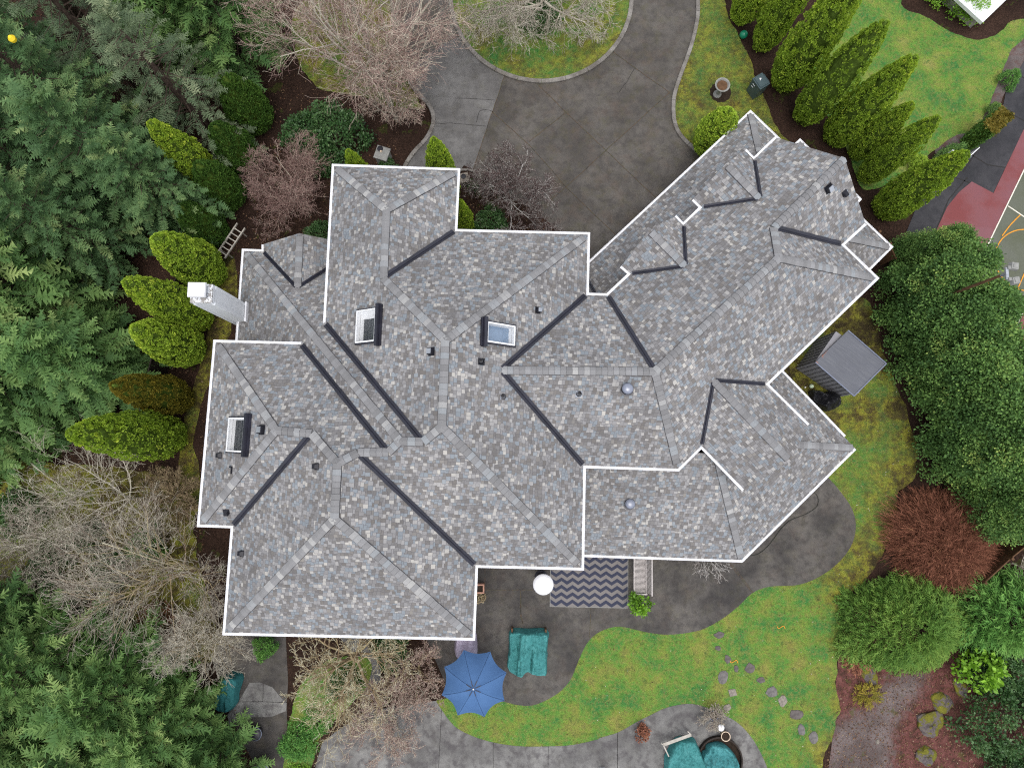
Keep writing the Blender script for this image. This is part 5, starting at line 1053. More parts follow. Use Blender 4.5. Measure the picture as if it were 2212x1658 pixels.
def shed_roof_mat():
    t = NT("shed_roof"); o = t.obj(); mp = t.n("Mapping"); mp.inputs["Scale"].default_value = (1.2, 26, 1); t.l(o, mp.inputs[0]); st = t.noise(mp.outputs[0], 1.0, 4); a = t.noise(o, 1.6, 5)
    col = t.mix(a, (.075, .080, .097), (.115, .122, .145)); col = t.mix(t.ramp(st, [(.45, (0,)*3), (.7, (.5,)*3)]), col, (.16, .165, .18))
    sp = t.n("SeparateXYZ"); t.l(o, sp.inputs[0]); edge = t.math('LESS_THAN', sp.outputs[0], t.math('ADD', -.05, t.math('MULTIPLY', t.noise(mp.outputs[0], 2.5, 3), .32)))
    rust = t.math('MULTIPLY', edge, t.math('GREATER_THAN', t.noise(o, 2.6, 4), .47)); col = t.mix(t.math('MULTIPLY', rust, .8), col, (.27, .10, .055))
    rust2 = t.math('GREATER_THAN', t.noise(mp.outputs[0], 1.7, 5, .7), .70); col = t.mix(t.math('MULTIPLY', rust2, .45), col, (.21, .12, .10))
    t.base(col, .42, .4); t.bump(st, .4, .01); MAT["shed_roof"] = t.m
shed_roof_mat()
rp = [sh.matrix_world.inverted() @ q if False else q for q in (P(1760.8, 782.2, 2.03), P(1844.2, 855.1, 1.96), P(1914, 785.1, 1.98), P(1831.6, 713.6, 2.08))]
inv = (Matrix.Translation(sh.location) @ Matrix.Rotation(sh.rotation_euler.z, 4, 'Z')).inverted(); rp = [inv @ q for q in rp]
m = MB(); m.add(rp+[q-Vector((0, 0, .07)) for q in rp], [(0, 1, 2, 3), (7, 6, 5, 4), (0, 4, 5, 1), (1, 5, 6, 2), (2, 6, 7, 3), (3, 7, 4, 0)]); add(m, "roof", "shed_roof", sh)
m = MB()
for a, b in ((0, 1), (2, 3), (1, 2)): m.beam(rp[a]+Vector((0, 0, .015)), rp[b]+Vector((0, 0, .015)), .05, .04)
add(m, "roof_trim", "blue_grey_metal", sh)
# ---- chevron rug
def rug_mat():
    t = NT("chevron_rug"); sp = t.n("SeparateXYZ"); t.l(t.obj(), sp.inputs[0]); x, y = sp.outputs[0], sp.outputs[1]
    tri = t.math('ABSOLUTE', t.math('SUBTRACT', t.math('FRACT', t.math('DIVIDE', x, .50)), .5)); k = t.math('FRACT', t.math('DIVIDE', t.math('ADD', y, t.math('MULTIPLY', tri, -.33)), .318))
    nz_ = t.noise(t.obj(), 1.6, 5); dk = t.mix(nz_, (.040, .046, .075), (.058, .060, .085)); lt = t.mix(nz_, (.165, .155, .15), (.235, .215, .205))
    t.base(t.mix(t.math('GREATER_THAN', k, .5), dk, lt), .95, .1); t.bump(t.noise(t.obj(), 120, 2), .3, .004); MAT["chevron_rug"] = t.m
rug_mat(); ra, rb, rc = P(1188, 1308.5), P(1356, 1312), P(1190, 1165); rg = thing("rug", (1188, 1308.5), "outdoor rug with navy and grey zigzag stripes on the terrace", "rug", None, math.atan2((rb-ra).y, (rb-ra).x)); rg.location.z = .03
m = MB(); w_, h_ = (rb-ra).length, (rc-ra).length; m.box((w_/2, h_/2, .004), (w_, h_, .012)); add(m, "weave", "chevron_rug", rg); m = MB()
for a, b in (((0, 0), (w_, 0)), ((0, h_), (w_, h_)), ((0, 0), (0, h_)), ((w_, 0), (w_, h_))): m.beam((*a, .006), (*b, .006), .025, .014)
add(m, "binding", "stone_grey", rg)
# ---- patio heater
hb = thing("patio_heater", (1168.6, 1243), "patio heater with a round white reflector beside the zigzag rug", "patio heater"); hb.location.z = .03
m = MB(); m.lathe([(.27, 0), (.27, .05), (.24, .07), (.2, .09), (.19, .62), (.06, .66)], n=24, close_top=True); add(m, "base", "dark_tub", hb); m = MB(); m.tube([(0, 0, .6), (0, 0, 1.75)], .03, 10); add(m, "pole", "grey_metal", hb)
m = MB(); m.lathe([(.07, 1.72), (.09, 1.76), (.09, 1.95), (.05, 1.98)], n=16, close_top=True); add(m, "burner", "black_plastic", hb); m = MB(); m.lathe([(.43, 2.04), (.43, 2.06), (.30, 2.10), (.12, 2.13), (.01, 2.135)], n=40); add(m, "reflector", "white_metal", hb, smooth=True)
# ---- bench
b0_, b1_ = P(1392, 1277, .03), P(1392, 1170, .03); bn = thing("bench", (1378, 1276), "pale wooden slatted bench partly under the porch roof", "bench", None, math.atan2((b1_-b0_).y, (b1_-b0_).x)-math.pi/2)
bn.location.z = .03; L = 1.75; m = MB()
for i in range(34): m.box((0, .05+i*L/34, .44), (.50, .032, .025))
m.box((-.26, L/2, .43), (.04, L+.04, .06)); m.box((.26, L/2, .43), (.04, L+.04, .06)); add(m, "seat", "pale_wood", bn); m = MB()
for i in range(34): m.beam((.275, .05+i*L/34, .50), (.42, .05+i*L/34, .92), .028, .022)
m.beam((.27, -.02, .49), (.27, L+.02, .49), .05, .04); m.beam((.43, -.02, .94), (.43, L+.02, .94), .05, .05); add(m, "backrest", "pale_wood", bn)
for x, y in ((-.24, .02), (.27, .02), (-.24, L-.02), (.27, L-.02)): m = MB(); m.box((x, y, .21), (.06, .06, .42)); add(m, "leg", "pale_wood", bn)
for y in (0.0, L): m = MB(); m.box((0, y, .66), (.56, .06, .03)); m.box((-.24, y, .54), (.05, .05, .22)); add(m, "armrest", "pale_wood", bn)
# ---- blue umbrella
k1 = lambda pts: KK(1000, 1500, pts, 3.95)
tips = [P(*q, 2.12) for q in k1([(630, 487), (892, 505), (1053, 712), (1033, 990), (835, 1150), (570, 1135), (412, 935), (437, 655)])]; uc = sum(tips, Vector())/8; um = tag(empty("umbrella", (uc.x, uc.y, 0)), "blue octagonal garden umbrella open over the terrace edge", "umbrella")
hub = Vector((0, 0, 2.78)); tl = [q-Vector((uc.x, uc.y, 0)) for q in tips]; m = MB(); vs = [tuple(hub)]; NR, NS = 8, 8
for i in range(8):
    a, b = tl[i], tl[(i+1) % 8]
    for s_ in range(NS):
        k = s_/NS; e = a.lerp(b, k); pin = 4*k*(1-k)
        for r_ in range(1, NR+1):
            f = r_/NR; q = hub.lerp(e*1.0, f); q = q+(Vector((0, 0, q.z))-q)*(.10*pin*f**2); q.z += .10*math.sin(math.pi*f)-.07*pin*f*(1-f*.4); vs.append(tuple(q))
fs = []; T_ = 8*NS
for i in range(T_):
    j = (i+1) % T_; fs.append((0, 1+i*NR, 1+j*NR))
    for r_ in range(NR-1): fs.append((1+i*NR+r_, 1+i*NR+r_+1, 1+j*NR+r_+1, 1+j*NR+r_))
m.add(vs, fs); add(m, "canopy", "blue_canvas", um, smooth=True); m = MB(); m.tube([(0, 0, 0), (0, 0, 2.80)], .024, 10); add(m, "pole", "grey_metal", um)
m = MB(); m.lathe([(.03, 2.79), (.035, 2.83), (.01, 2.86)], n=12, close_top=True); add(m, "finial", "white_metal", um); m = MB(); m.lathe([(.30, .02), (.30, .07), (.08, .11), (.05, .3)], n=24, close_bot=True); add(m, "base", "dark_tub", um)
for i in range(8):
    m = MB(); m.tube([hub-Vector((0, 0, .04)), hub.lerp(tl[i], .5)+Vector((0, 0, .045)), tl[i]-Vector((0, 0, .02))], .009, 5); add(m, "rib", "grey_metal", um)
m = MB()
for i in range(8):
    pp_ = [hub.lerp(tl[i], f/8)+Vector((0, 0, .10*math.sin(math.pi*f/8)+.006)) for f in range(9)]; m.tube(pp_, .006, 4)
add(m, "seam_shade", "navy_seam_shade", um); m = MB()  # dark lines for canopy seams, with the ribs' shade put into their colour
for i in range(8):
    d = (tl[i]-hub).normalized(); m.beam(hub+d*.10+Vector((0, 0, .045)), hub+d*.36+Vector((0, 0, .075)), .03, .012)
add(m, "vent_trim", "valley_metal", um)
# ---- fabric covers, as draped height fields
def drape(name, outline, zfun, mat, label, cat, step=.045, wr=.03, seed=0, z0=.02, parent=None, group=None):
    pts = [P(*q).to_2d() for q in outline]; pts = smooth_poly(pts, 4); cx = sum((q.x for q in pts))/len(pts); cy = sum((q.y for q in pts))/len(pts)
    poly = [(q.x-cx, q.y-cy) for q in pts]; bm = bmesh.new(); f = bm.faces.new([bm.verts.new((*q, 0)) for q in poly]); bmesh.ops.triangulate(bm, faces=bm.faces[:])
    for ax in (0, 1):
        a, b = min(q[ax] for q in poly), max(q[ax] for q in poly); t = a+step
        while t < b:
            bmesh.ops.bisect_plane(bm, geom=bm.verts[:]+bm.edges[:]+bm.faces[:], plane_co=(t, 0, 0) if ax == 0 else (0, t, 0), plane_no=(1, 0, 0) if ax == 0 else (0, 1, 0)); t += step
    bmesh.ops.triangulate(bm, faces=bm.faces[:])
    def edge(x, y):
        d = 9
        for i in range(len(poly)):
            x0, y0 = poly[i]; x1, y1 = poly[(i+1) % len(poly)]; L2 = (x1-x0)**2+(y1-y0)**2+1e-9; t = max(0, min(1, ((x-x0)*(x1-x0)+(y-y0)*(y1-y0))/L2)); d = min(d, math.hypot(x-x0-t*(x1-x0), y-y0-t*(y1-y0)))
        return d
    xs = [q[0] for q in poly]; ys = [q[1] for q in poly]
    for v_ in bm.verts:
        x, y = v_.co.x, v_.co.y; d = edge(x, y); u, w_ = (x-min(xs))/(max(xs)-min(xs)), (y-min(ys))/(max(ys)-min(ys)); zt = zfun(u, w_)
        wrk = (noise.noise(Vector((x*9+seed, y*2.2, seed)))+.7*(abs(noise.noise(Vector((x*6+y*3, y*4+seed, 1))))-.2)+.5*noise.noise(Vector((x*20, y*14+seed, 1))))*wr
        v_.co.z = z0+min(zt, .04+d*5.5)+wrk*min(1, d*9); v_.co.x += noise.noise(Vector((x*5, y*5, seed)))*.02; 
    me = bpy.data.meshes.new(name); bm.to_mesh(me); bm.free(); me.polygons.foreach_set('use_smooth', [True]*len(me.polygons)); o = link(name, me, MAT[mat]); o.location = (cx, cy, 0)
    if parent is None: tag(o, label, cat, group)
    return o
def two_loungers(u, w_):                  # w_=1 is the back end: two cushions' ridges, a gap, a low flank on the left
    if w_ > .93: return .60
    z = .40+.22*w_+.10*math.exp(-((w_-.50)/.10)**2)
    for c_, hw in ((.42, .15), (.78, .19)):
        d = abs(u-c_-.10*(w_-.5)*(1 if c_ < .5 else .3))/hw
        if d < 1: return z+.10*math.cos(d*1.4)
    return max(.10, z-.24)
lc = empty("covered_loungers", (0, 0, 0)); o = drape("cover", KK(1180, 1380, [(440, 885), (640, 872), (870, 885), (868, 1100), (862, 1380), (820, 1400), (690, 1392), (640, 1360), (600, 1395), (570, 1418), (470, 1388), (408, 1310), (425, 1100)], 4.608), two_loungers, "teal_cover", "", "", .03, .085, 3, parent=lc)
loc = Vector(o.location); lc.location = loc; o.location = (0, 0, 0); o.parent = lc; tag(lc, "two loungers side by side under a wrinkled teal cover on the terrace", "covered loungers")
for q in ((462, 862), (845, 872)): a_ = P(*KK(1180, 1380, [q], 4.608)[0])-loc; m = MB(); m.box((a_.x, a_.y-.03, .22), (.075, .16, .44)); add(m, "leg", "brown_wood", lc)
def ridge(u, w_): return .30+.42*w_+.10*math.cos((u-.5)*3)
k5 = lambda pts: KK(500, 1500, pts, 3.95)
drape("covered_lounger", k5([(350, 690), (420, 712), (436, 780), (395, 900), (385, 990), (300, 1085), (165, 1045), (200, 900), (250, 735)]), ridge, "dark_teal_cover", "dark teal covered lounger beside the lower left cypresses", "covered lounger", .035, .08, 9)
k7 = lambda pts: KK(1500, 1500, pts, 3.95)
def hump(u, w_): return .42+.36*math.exp(-((u-.45)/.4)**2-((w_-.45)/.5)**2)
cc_ = empty("covered_chair", (0, 0, 0)); o = drape("cover", k7([(740, 1345), (905, 1340), (960, 1420), (1010, 1540), (1060, 1700), (1040, 1900), (820, 1960), (640, 1850), (632, 1560), (650, 1490)]), hump, "teal_cover", "", "", .035, .10, 14, parent=cc_)
loc = Vector(o.location); cc_.location = loc; o.location = (0, 0, 0); o.parent = cc_; tag(cc_, "slatted chair under a teal cover at the bottom edge, left of the stained one", "covered chair")
m = MB(); q = [P(*k7([p_])[0], .5)-Vector((loc.x, loc.y, 0)) for p_ in ((625, 1425), (900, 1325), (865, 1290), (605, 1410), (680, 1540))]; m.beam(q[0], q[1], .13, .03); m.beam(q[1], q[2], .04, .05); m.beam(q[0]+Vector((0, 0, .03)), q[4], .05, .04); m.beam(q[3], q[0], .04, .05); add(m, "frame", "grey_wood", cc_)
drape("covered_table", k7([(1050, 1410), (1150, 1385), (1230, 1410), (1330, 1520), (1370, 1640), (1390, 1850), (1250, 1960), (1060, 1900), (1000, 1600), (1000, 1490), (1035, 1460)]), lambda u, w_: .36+.22*math.exp(-((u-.5)/.35)**2-((w_-.5)/.4)**2)+.05*math.sin(u*17)*math.sin(w_*15), "dirty_teal_cover", "rounded teal cover with dirty stains inside the low curved wall", "covered table", .035, .13, 21)
rc_ = P(*k7([(1175, 1560)])[0]).to_2d(); m = MB(); n_ = 30
for i in range(n_):
    a0, a1 = -.7+i*3.4/n_, -.7+(i+1)*3.4/n_; vs = []
    for a in (a0, a1):
        for r_, z in ((.92, 0), (.92, .22), (.98, .22), (.98, 0)): vs.append((rc_.x+math.cos(a)*r_, rc_.y+math.sin(a)*r_, z))
    m.add(vs, [(0, 4, 5, 1), (1, 5, 6, 2), (2, 6, 7, 3)]+([(3, 2, 1, 0)] if i == 0 else [])+([(4, 5, 6, 7)] if i == n_-1 else []))
sheet("pit_floor", [rc_+Vector((math.cos(a*.21), math.sin(a*.21)))*.925 for a in range(30)], .018, MAT["wet_soil"])
tag(add(m, "curved_wall", "dark_wood"), "low curved dark brown wall around the stained teal cover", "low wall")
# ---- potted things
def pot(px, r_, h_, mat, label, cat, name="flower_pot", soil="wet_soil", z=.02):
    e = thing(name, px, label, cat); e.location.z = z; m = MB(); m.lathe([(r_*.72, 0), (r_*.98, h_*.92), (r_*1.04, h_*.93), (r_*1.04, h_), (r_*.9, h_), (r_*.86, h_*.8)], n=26, close_bot=True); add(m, "pot", mat, e, smooth=False); m = MB(); m.lathe([(r_*.87, h_*.82), (.004, h_*.85)], n=26); add(m, "soil", soil, e); return e
e = pot((1374, 1296), .20, .40, "stone_grey", "leafy lime green potted plant at the end of the bench", "potted plant", "potted_plant"); f, t_ = leafy_mesh(101, .42, .45, .62, 620, .12, 26, .16); f.materials.append(MAT["lime_leaf"]); o = link("foliage", f, None, e); o.location = (.03, -.06, .35)
e = pot((1536.5, 1538), .20, .34, "blue_grey_metal", "grey pot of dried fern fronds on the lower terrace", "potted plant", "potted_plant")
f, t_ = bare_mesh(102, .5, .72, 26, 2, (7, 5, 4), -.3, .12, .010, .3, .05, (0, -.1), .006, .5, .6, .75), None; 
for me in f: me.materials.append(MAT["lichen_twig"]); o = link("dry_frond", me, None, e); o.location.z = .22
pot((1563, 1583.5), .20, .30, "pot_cream", "cream rimmed round pot with bare soil beside the curved wall", "flower pot")
e = thing("garden_lamp", (1549, 1560), "small round white lamp among the dried ferns", "lamp"); m = MB(); m.tube([(0, 0, 0), (0, 0, .5)], .018, 8); add(m, "stake", "black_plastic", e); m = MB(); m.lathe([(.10, .50), (.155, .53), (.13, .59), (.06, .62), (.004, .625)], n=24, close_bot=True); add(m, "shade", "white_metal", e, smooth=True)
f, t_ = leafy_mesh(103, .26, .32, .45, 700, .07, 30, .14); plant("heather_plant", P(1385, 1577), [f, t_], ["red_twig", "bark"], "small dark red plant on the edge of the lower terrace", "plant")
f, t_ = tuft_mesh(104, .30, .3, .5, 120, (.2, .4), .12); plant("grass_clump", P(1523, 1185), [f, t_], ["juniper_leaf", "bark"], "clump of yellow green grass at the porch gutter", "plant")
plant("dry_stalks", P(1523, 1192), bare_mesh(105, .9, 1.1, 22, 2, (4, 3), -.2, .07, .012, .1, .06, (0, -.35), .006, .5, .95, .9), ["white_twig", "white_twig"], "white dried stalks fanning out below the porch gutter", "dry plant")
e = thing("planter_box", (1037, 1268), "reddish wooden planter box beside the south wing", "planter"); e.location.z = .02; m = MB()
for x, y, a, b in ((0, .17, .40, .06), (0, -.17, .40, .06), (.17, 0, .06, .30), (-.17, 0, .06, .30)): m.box((x, y, .17), (a, b, .34))
add(m, "frame", "terracotta", e); m = MB(); m.box((0, 0, .13), (.30, .30, .24)); add(m, "soil", "wet_soil", e)
f, t_ = leafy_mesh(106, .24, .24, .35, 260, .06, 18, .1); plant("dry_plant", P(1036, 1292), [f, t_], ["olive_twig", "bark"], "small withered plant below the reddish planter box", "dry plant")
# ---- hose on the terrace
def curve_pts(px, z): return [Vector((q.x, q.y, z)) for q in smooth_poly([P(*p).to_2d() for p in px], 6, False)]
m = MB(); m.tube(curve_pts(KK(1760, 1100, [(730, 350), (775, 375), (788, 420), (770, 465), (700, 510), (600, 550), (540, 600), (480, 680), (430, 740), (370, 785), (300, 797), (250, 780)]), .045), .014, 6); tag(add(m, "garden_hose", "hose_rubber"), "thin dark hose looping out from under the roof onto the terrace", "hose")
# ---- covered heap and balls by the shed
drape("covered_grill", KK(1960, 800, [(380, 1140), (480, 1110), (600, 1160), (700, 1130), (840, 1220), (860, 1290), (840, 1380), (740, 1440), (640, 1450), (520, 1380), (420, 1280)], 6.377), lambda u, w_: .55+.35*math.sin(u*7)*math.cos(w_*6), "black_cover", "heap under a shiny black cover between the shed and the house", "covered heap", .045, .09, 31)
def ball(px, r_, mat, label, name="ball"): m = MB(); m.lathe([(max(.001, r_*math.sin(math.pi*i/14)), -r_*math.cos(math.pi*i/14)+r_) for i in range(15)], n=24); o = add(m, name, mat, None, smooth=True); q = P(*px, r_); o.location = (q.x, q.y, .0); tag(o, label, "ball")
simple("pale_green_ball", (.55, .66, .48), .5, .4, 0, .15, 12)
ball((1753, 834), .105, "pale_green_ball", "pale green ball at the foot of the shed"); ball((1739.5, 836), .04, "white_paint", "tiny white ball at the foot of the shed"); ball((1606.5, 75), .20, "green_rubber", "shiny green ball at the foot of the eastern thuja row")
# ---- wheelie bin: built round the lid the photograph shows
BH = 1.06; lidp = [P(*q, BH) for q in KK(1760, 40, [(930, 1150), (1090, 1095), (1250, 1290), (1060, 1365)], 7.537)]; lc_ = sum(lidp, Vector())/4; fx_ = ((lidp[3]-lidp[0])+(lidp[2]-lidp[1])).normalized(); bn_ = tag(empty("wheelie_bin", (lc_.x, lc_.y, .02), math.atan2(fx_.y, fx_.x)), "dark grey green wheelie bin on the side lawn against the thujas", "wheelie bin")
lw_, ld_ = .66, .56; m = MB(); m.box((0, 0, .50), (lw_*.86, ld_*.86, .96), taper=1.12); add(m, "body", "bin_plastic", bn_); m = MB(); m.box((0, 0, 1.0), (lw_, ld_, .05)); m.box((0, 0, 1.04), (lw_*.9, ld_*.88, .06), taper=.88); add(m, "lid", "bin_plastic", bn_)
for s_ in (-.24, .24): m = MB(); m.lathe([(.13, -.03), (.13, .03)], n=18, M=Matrix.Translation((s_, ld_*.42, .13)) @ Matrix.Rotation(math.pi/2, 4, 'Y'), close_top=True, close_bot=True); add(m, "wheel", "black_plastic", bn_)
m = MB(); m.box((.0, ld_*.55, 1.0), (lw_*.7, .03, .03)); add(m, "handle", "bin_plastic", bn_)
m = MB(); m.add([(-.16, -.02, 1.0715), (-.03, -.06, 1.0715), (-.10, .07, 1.0715)], [(0, 1, 2)]); add(m, "sticker", "white_metal", bn_)
m = MB()
for x, z, w_ in ((-.10, .80, .16), (-.12, .62, .12)): m.box((x, -ld_*.43-.03-.0*z, z), (w_, .012, .025))
add(m, "emblem", "white_paint", bn_)
# ---- bird bath on its ring of bark
c_ = P(1556, 200).to_2d(); sheet("bark_ring", [c_+Vector((math.cos(a*.26), math.sin(a*.26)))*.52*(1+.05*math.sin(a*3)) for a in range(24)], .0265, MAT["wet_soil"])
e = thing("bird_bath", (1548.5, 205), "round stone bird bath full of brown leaves on a ring of dark bark", "bird bath"); m = MB(); m.lathe([(.2, .02), (.2, .08), (.09, .14), (.08, .62), (.14, .72)], n=20, close_bot=True); add(m, "pedestal", "stone_grey", e)
m = MB(); m.lathe([(.12, .70), (.30, .76), (.36, .86), (.36, .90), (.30, .90), (.24, .82)], n=32); add(m, "bowl", "stone_grey", e); m = MB(); m.lathe([(.27, .84), (.005, .835)], n=28); add(m, "fallen_leaves", "brown_wood", e)
# ---- pedestal, stone planter, ladder
pd = [P(*q, .75) for q in KK(900, 360, [(285, 25), (495, 90), (425, 275), (225, 205)], 6.506)]; pc = sum(pd, Vector())/4; ex_ = (pd[1]-pd[0]).normalized(); e = tag(empty("pedestal", (pc.x, pc.y, 0), math.atan2(ex_.y, ex_.x)), "square grey stone pedestal with a small dark grate on top, north of the house", "pedestal")
pw = (pd[1]-pd[0]).length; m = MB(); m.box((0, 0, .35), (pw*.84, pw*.84, .70)); add(m, "shaft", "stone_grey", e); m = MB(); m.box((0, 0, .72), (pw, pw, .08)); add(m, "cap", "stone_grey", e); m = MB(); m.lathe([(.14, .762), (.14, .79), (.10, .80), (.10, .79)], (-pw*.22, pw*.26, 0), 18, close_top=True); add(m, "grate", "black_plastic", e); m = MB(); m.lathe([(.06, .76), (.05, .80), (.004, .82)], (-.06, .06, 0), 10); add(m, "pebble", "pot_cream", e)
e = thing("stone_planter", (1004, 395), "pale stone planter with a dark round hole, right of the north wing corner", "planter"); m = MB(); m.box((0, 0, .3), (.42, .42, .6), .25, taper=1.12); add(m, "block", "stone_pale", e); m = MB(); m.lathe([(.12, .601), (.12, .63), (.09, .63), (.085, .605)], (-.02, .06, 0), 18, close_top=True); add(m, "bowl", "black_plastic", e)
kerb("bed_kerb", smooth_poly([P(*q).to_2d() for q in ((982, 372), (1000, 367), (1018, 368), (1028, 374), (1030, 384))], 4, False), .12, .09, .7)
la, lb = P(*KK(420, 540, [(705, 500)], 5.181)[0], .55), P(*KK(420, 540, [(935, 150)], 5.181)[0], .60); d = (lb-la); Ld = d.length; d.normalize(); rz_ = math.atan2(d.y, d.x)
e = tag(empty("ladder", (la.x, la.y, 0), rz_), "weathered grey wooden ladder standing on its edge beside the dark thujas", "ladder"); m = MB()
for y in (-.20, .20): m.beam((-.1, y, .55 if y < 0 else .62), (Ld+.1, y, .58 if y < 0 else .65), .05, .10)
add(m, "rail", "grey_wood", e); m = MB()
for i in range(6): x = Ld*(i+.3)/6; m.beam((x, -.2, .58), (x, .2, .64), .045, .035)
add(m, "rung", "grey_wood", e); m = MB()
for x in (.15, Ld-.15):
    for y in (-.18, .18): m.box((x, y, .28), (.05, .05, .56))
add(m, "prop", "grey_wood", e)
# ---- wooden fences
def fence(pts, h_, label, mat="dark_wood", bw=.14, post=2.2):
    q = [P(*p).to_2d() for p in pts]; e = tag(empty("fence", (q[0].x, q[0].y, 0)), label, "fence"); o_ = q[0]; b = MB()
    for a, c in zip(q, q[1:]):
        L_ = (c-a).length; d = (c-a).normalized(); n_ = int(L_/bw); rz = math.atan2(d.y, d.x)
        for i in range(n_): p = a+d*(bw*(i+.5))-o_; b.box((p.x, p.y, h_/2+random.uniform(-.02, .02)), (bw-.012, .022, h_), rz)
        for i in range(int(L_/post)+1): p = a+d*(post*i)-o_; m = MB(); m.box((p.x, p.y, (h_+.15)/2), (.11, .11, h_+.15), rz); add(m, "post", "grey_wood" if mat == "dark_wood" else mat, e)
        m = MB(); r0, r1 = a-o_, c-o_; m.beam((r0.x, r0.y, h_-.02), (r1.x, r1.y, h_-.02), .05, .09); add(m, "rail", mat, e)
    add(b, "board", mat, e); return e
fence([(447, 545), (408, 640), (372, 760), (345, 880), (322, 985)], 1.6, "dark wooden fence behind the western thujas")
fence([(2075, 1245), (2130, 1195), (2260, 1090)], 1.5, "brown wooden fence behind the low end of the evergreen hedge", "brown_wood")
fence([(1868, 520), (1890, 545), (1905, 575)], 1.2, "short brown fence beside the garage corner at the hedge's top end", "brown_wood")
# ---- floodlight mast
top = P(2176, 590, 7.0); e = tag(empty("floodlight_mast", (top.x, top.y, 0)), "brown mast with two grey floodlights beside the court", "floodlight"); m = MB(); m.tube([(0, 0, 0), (0, 0, 6.95)], [.075, .05], 10); add(m, "mast", "brown_wood", e); m = MB(); m.box((.02, 0, 6.95), (.10, .46, .06)); m.tube([(0, 0, 6.7), (0, 0, 7.0)], .055, 8); add(m, "bracket", "grey_metal", e)
for s_ in (-.27, .27): 
    m = MB(); m.box((.28, s_, 6.98), (.30, .30, .16), -s_*.6, taper=.8); m.box((.10, s_*.8, 6.98), (.14, .12, .10)); m.box((.28, s_, 7.07), (.14, .14, .03), -s_*.6); add(m, "lamp_head", "stone_grey", e)
# ---- stepping stones
ST = [((1180, 340), 64, 38, "dark", "flat triangular stepping stone nearest the terrace"), ((1165, 470), 38, 30, "dark", "small stepping stone, second from the terrace"), ((1260, 580), 36, 48, "dark", "oval stepping stone beside the orange hook"), ((1345, 672), 24, 46, "dark", "narrow sliver of stepping stone below the orange hook"),
      ((1480, 670), 58, 58, "dark", "pointed dark stepping stone right of the narrow sliver"), ((1215, 758), 62, 72, "grey", "largest round stepping stone on the lawn"), ((1590, 785), 56, 34, "dark", "flat stepping stone between the pointed and the rough triangular one"), ((1695, 900), 66, 60, "grey", "rough triangular stepping stone beside a round pale one"),
      ((1308, 910), 50, 42, "pale", "cream square stepping stone with red stains"), ((1805, 995), 54, 62, "pale", "round pale stepping stone"), ((1255, 1055), 54, 38, "pale", "cream wedge shaped stone at the lower terrace edge"), ((1935, 1125), 80, 58, "dark", "smooth slate stepping stone"),
      ((1990, 1280), 46, 66, "grey", "long grey stepping stone below the slate one"), ((2110, 1355), 54, 66, "grey", "last stepping stone before the gravel bed")]
for i, (c_, a, b, mt, lab) in enumerate(ST):
    px = k7([c_])[0]; q = P(*px); n_ = 11; sc_ = .9*31/CF/3.95*.864; m = MB(); rr = random.Random(i*7+1); ring = []
    if c_ == (1308, 910): ring = [(-.95, .75), (.6, 1.0), (1.0, -.6), (-.55, -1.0)]
    else: ring = [(math.cos(2*math.pi*k/n_)*rr.uniform(.72, 1.1), math.sin(2*math.pi*k/n_)*rr.uniform(.72, 1.1)) for k in range(n_)]
    ring = [(x*a*sc_, y*b*sc_) for x, y in ring]; k_ = len(ring); m.add([(x, y, 0) for x, y in ring]+[(x*.95, y*.95, .026) for x, y in ring]+[(x*.6, y*.6, .034+rr.uniform(-.006, .006)) for x, y in ring]+[(0, 0, .034)], [(j, (j+1) % k_, k_+(j+1) % k_, k_+j) for j in range(k_)]+[(k_+j, k_+(j+1) % k_, 2*k_+(j+1) % k_, 2*k_+j) for j in range(k_)]+[(2*k_+j, 2*k_+(j+1) % k_, 3*k_) for j in range(k_)])
    o = add(m, "stepping_stone", {"dark": "stone_dark", "grey": "stone_mid", "pale": "stone_pale"}[mt]); o.location = (q.x, q.y, .004); tag(o, lab, "stepping stone", "stepping stones across the lawn")
def rock(px, a, b, h_, label, seed):
    m = MB(); n_, r_ = 18, 7; rr = random.Random(seed); vs = []
    for j in range(r_):
        t = j/(r_-1)*math.pi/2
        for i in range(n_):
            p = 2*math.pi*i/n_; k = 1+.42*noise.noise(Vector((math.cos(p)*1.3+seed, math.sin(p)*1.3, t*1.2))); vs.append((a*k*math.cos(t)*math.cos(p), b*k*math.cos(t)*math.sin(p), h_*k*math.sin(t)**.8))
    m.add(vs, [(j*n_+i, j*n_+(i+1) % n_, (j+1)*n_+(i+1) % n_, (j+1)*n_+i) for j in range(r_-1) for i in range(n_)]); o = add(m, "boulder", "boulder"); q = P(*px); o.location = (q.x, q.y, .0); o.rotation_euler.z = rr.uniform(0, 3); tag(o, label, "boulder", "mossy boulders in the gravel bed")
t = NT("boulder"); f = t.noise(t.obj(), 3.2, 6, .65); t.base(t.ramp(f, [(.38, (.085, .072, .07)), (.47, (.135, .115, .115)), (.53, (.12, .115, .025)), (.7, (.20, .19, .026))]), .95, .1); t.bump(f, .9, .06); MAT["boulder"] = t.m
g2 = lambda pts: KK(2000, 1500, pts, 3.95)
rock(g2([(1280, 1220)])[0], .62, .52, .22, "largest mossy boulder in the middle of the group", 1); rock(g2([(1405, 1000)])[0], .46, .42, .20, "mossy boulder below the glowing yellow green shrub", 2); rock(g2([(1250, 1530)])[0], .46, .42, .18, "mossy boulder nearest the bottom edge", 3); rock(g2([(1580, 860)])[0], .44, .30, .15, "boulder half hidden by the glowing yellow green shrub", 5)
rock(g2([(680, 740)])[0], .30, .48, .14, "grey mossy boulder below the wide olive juniper", 4)
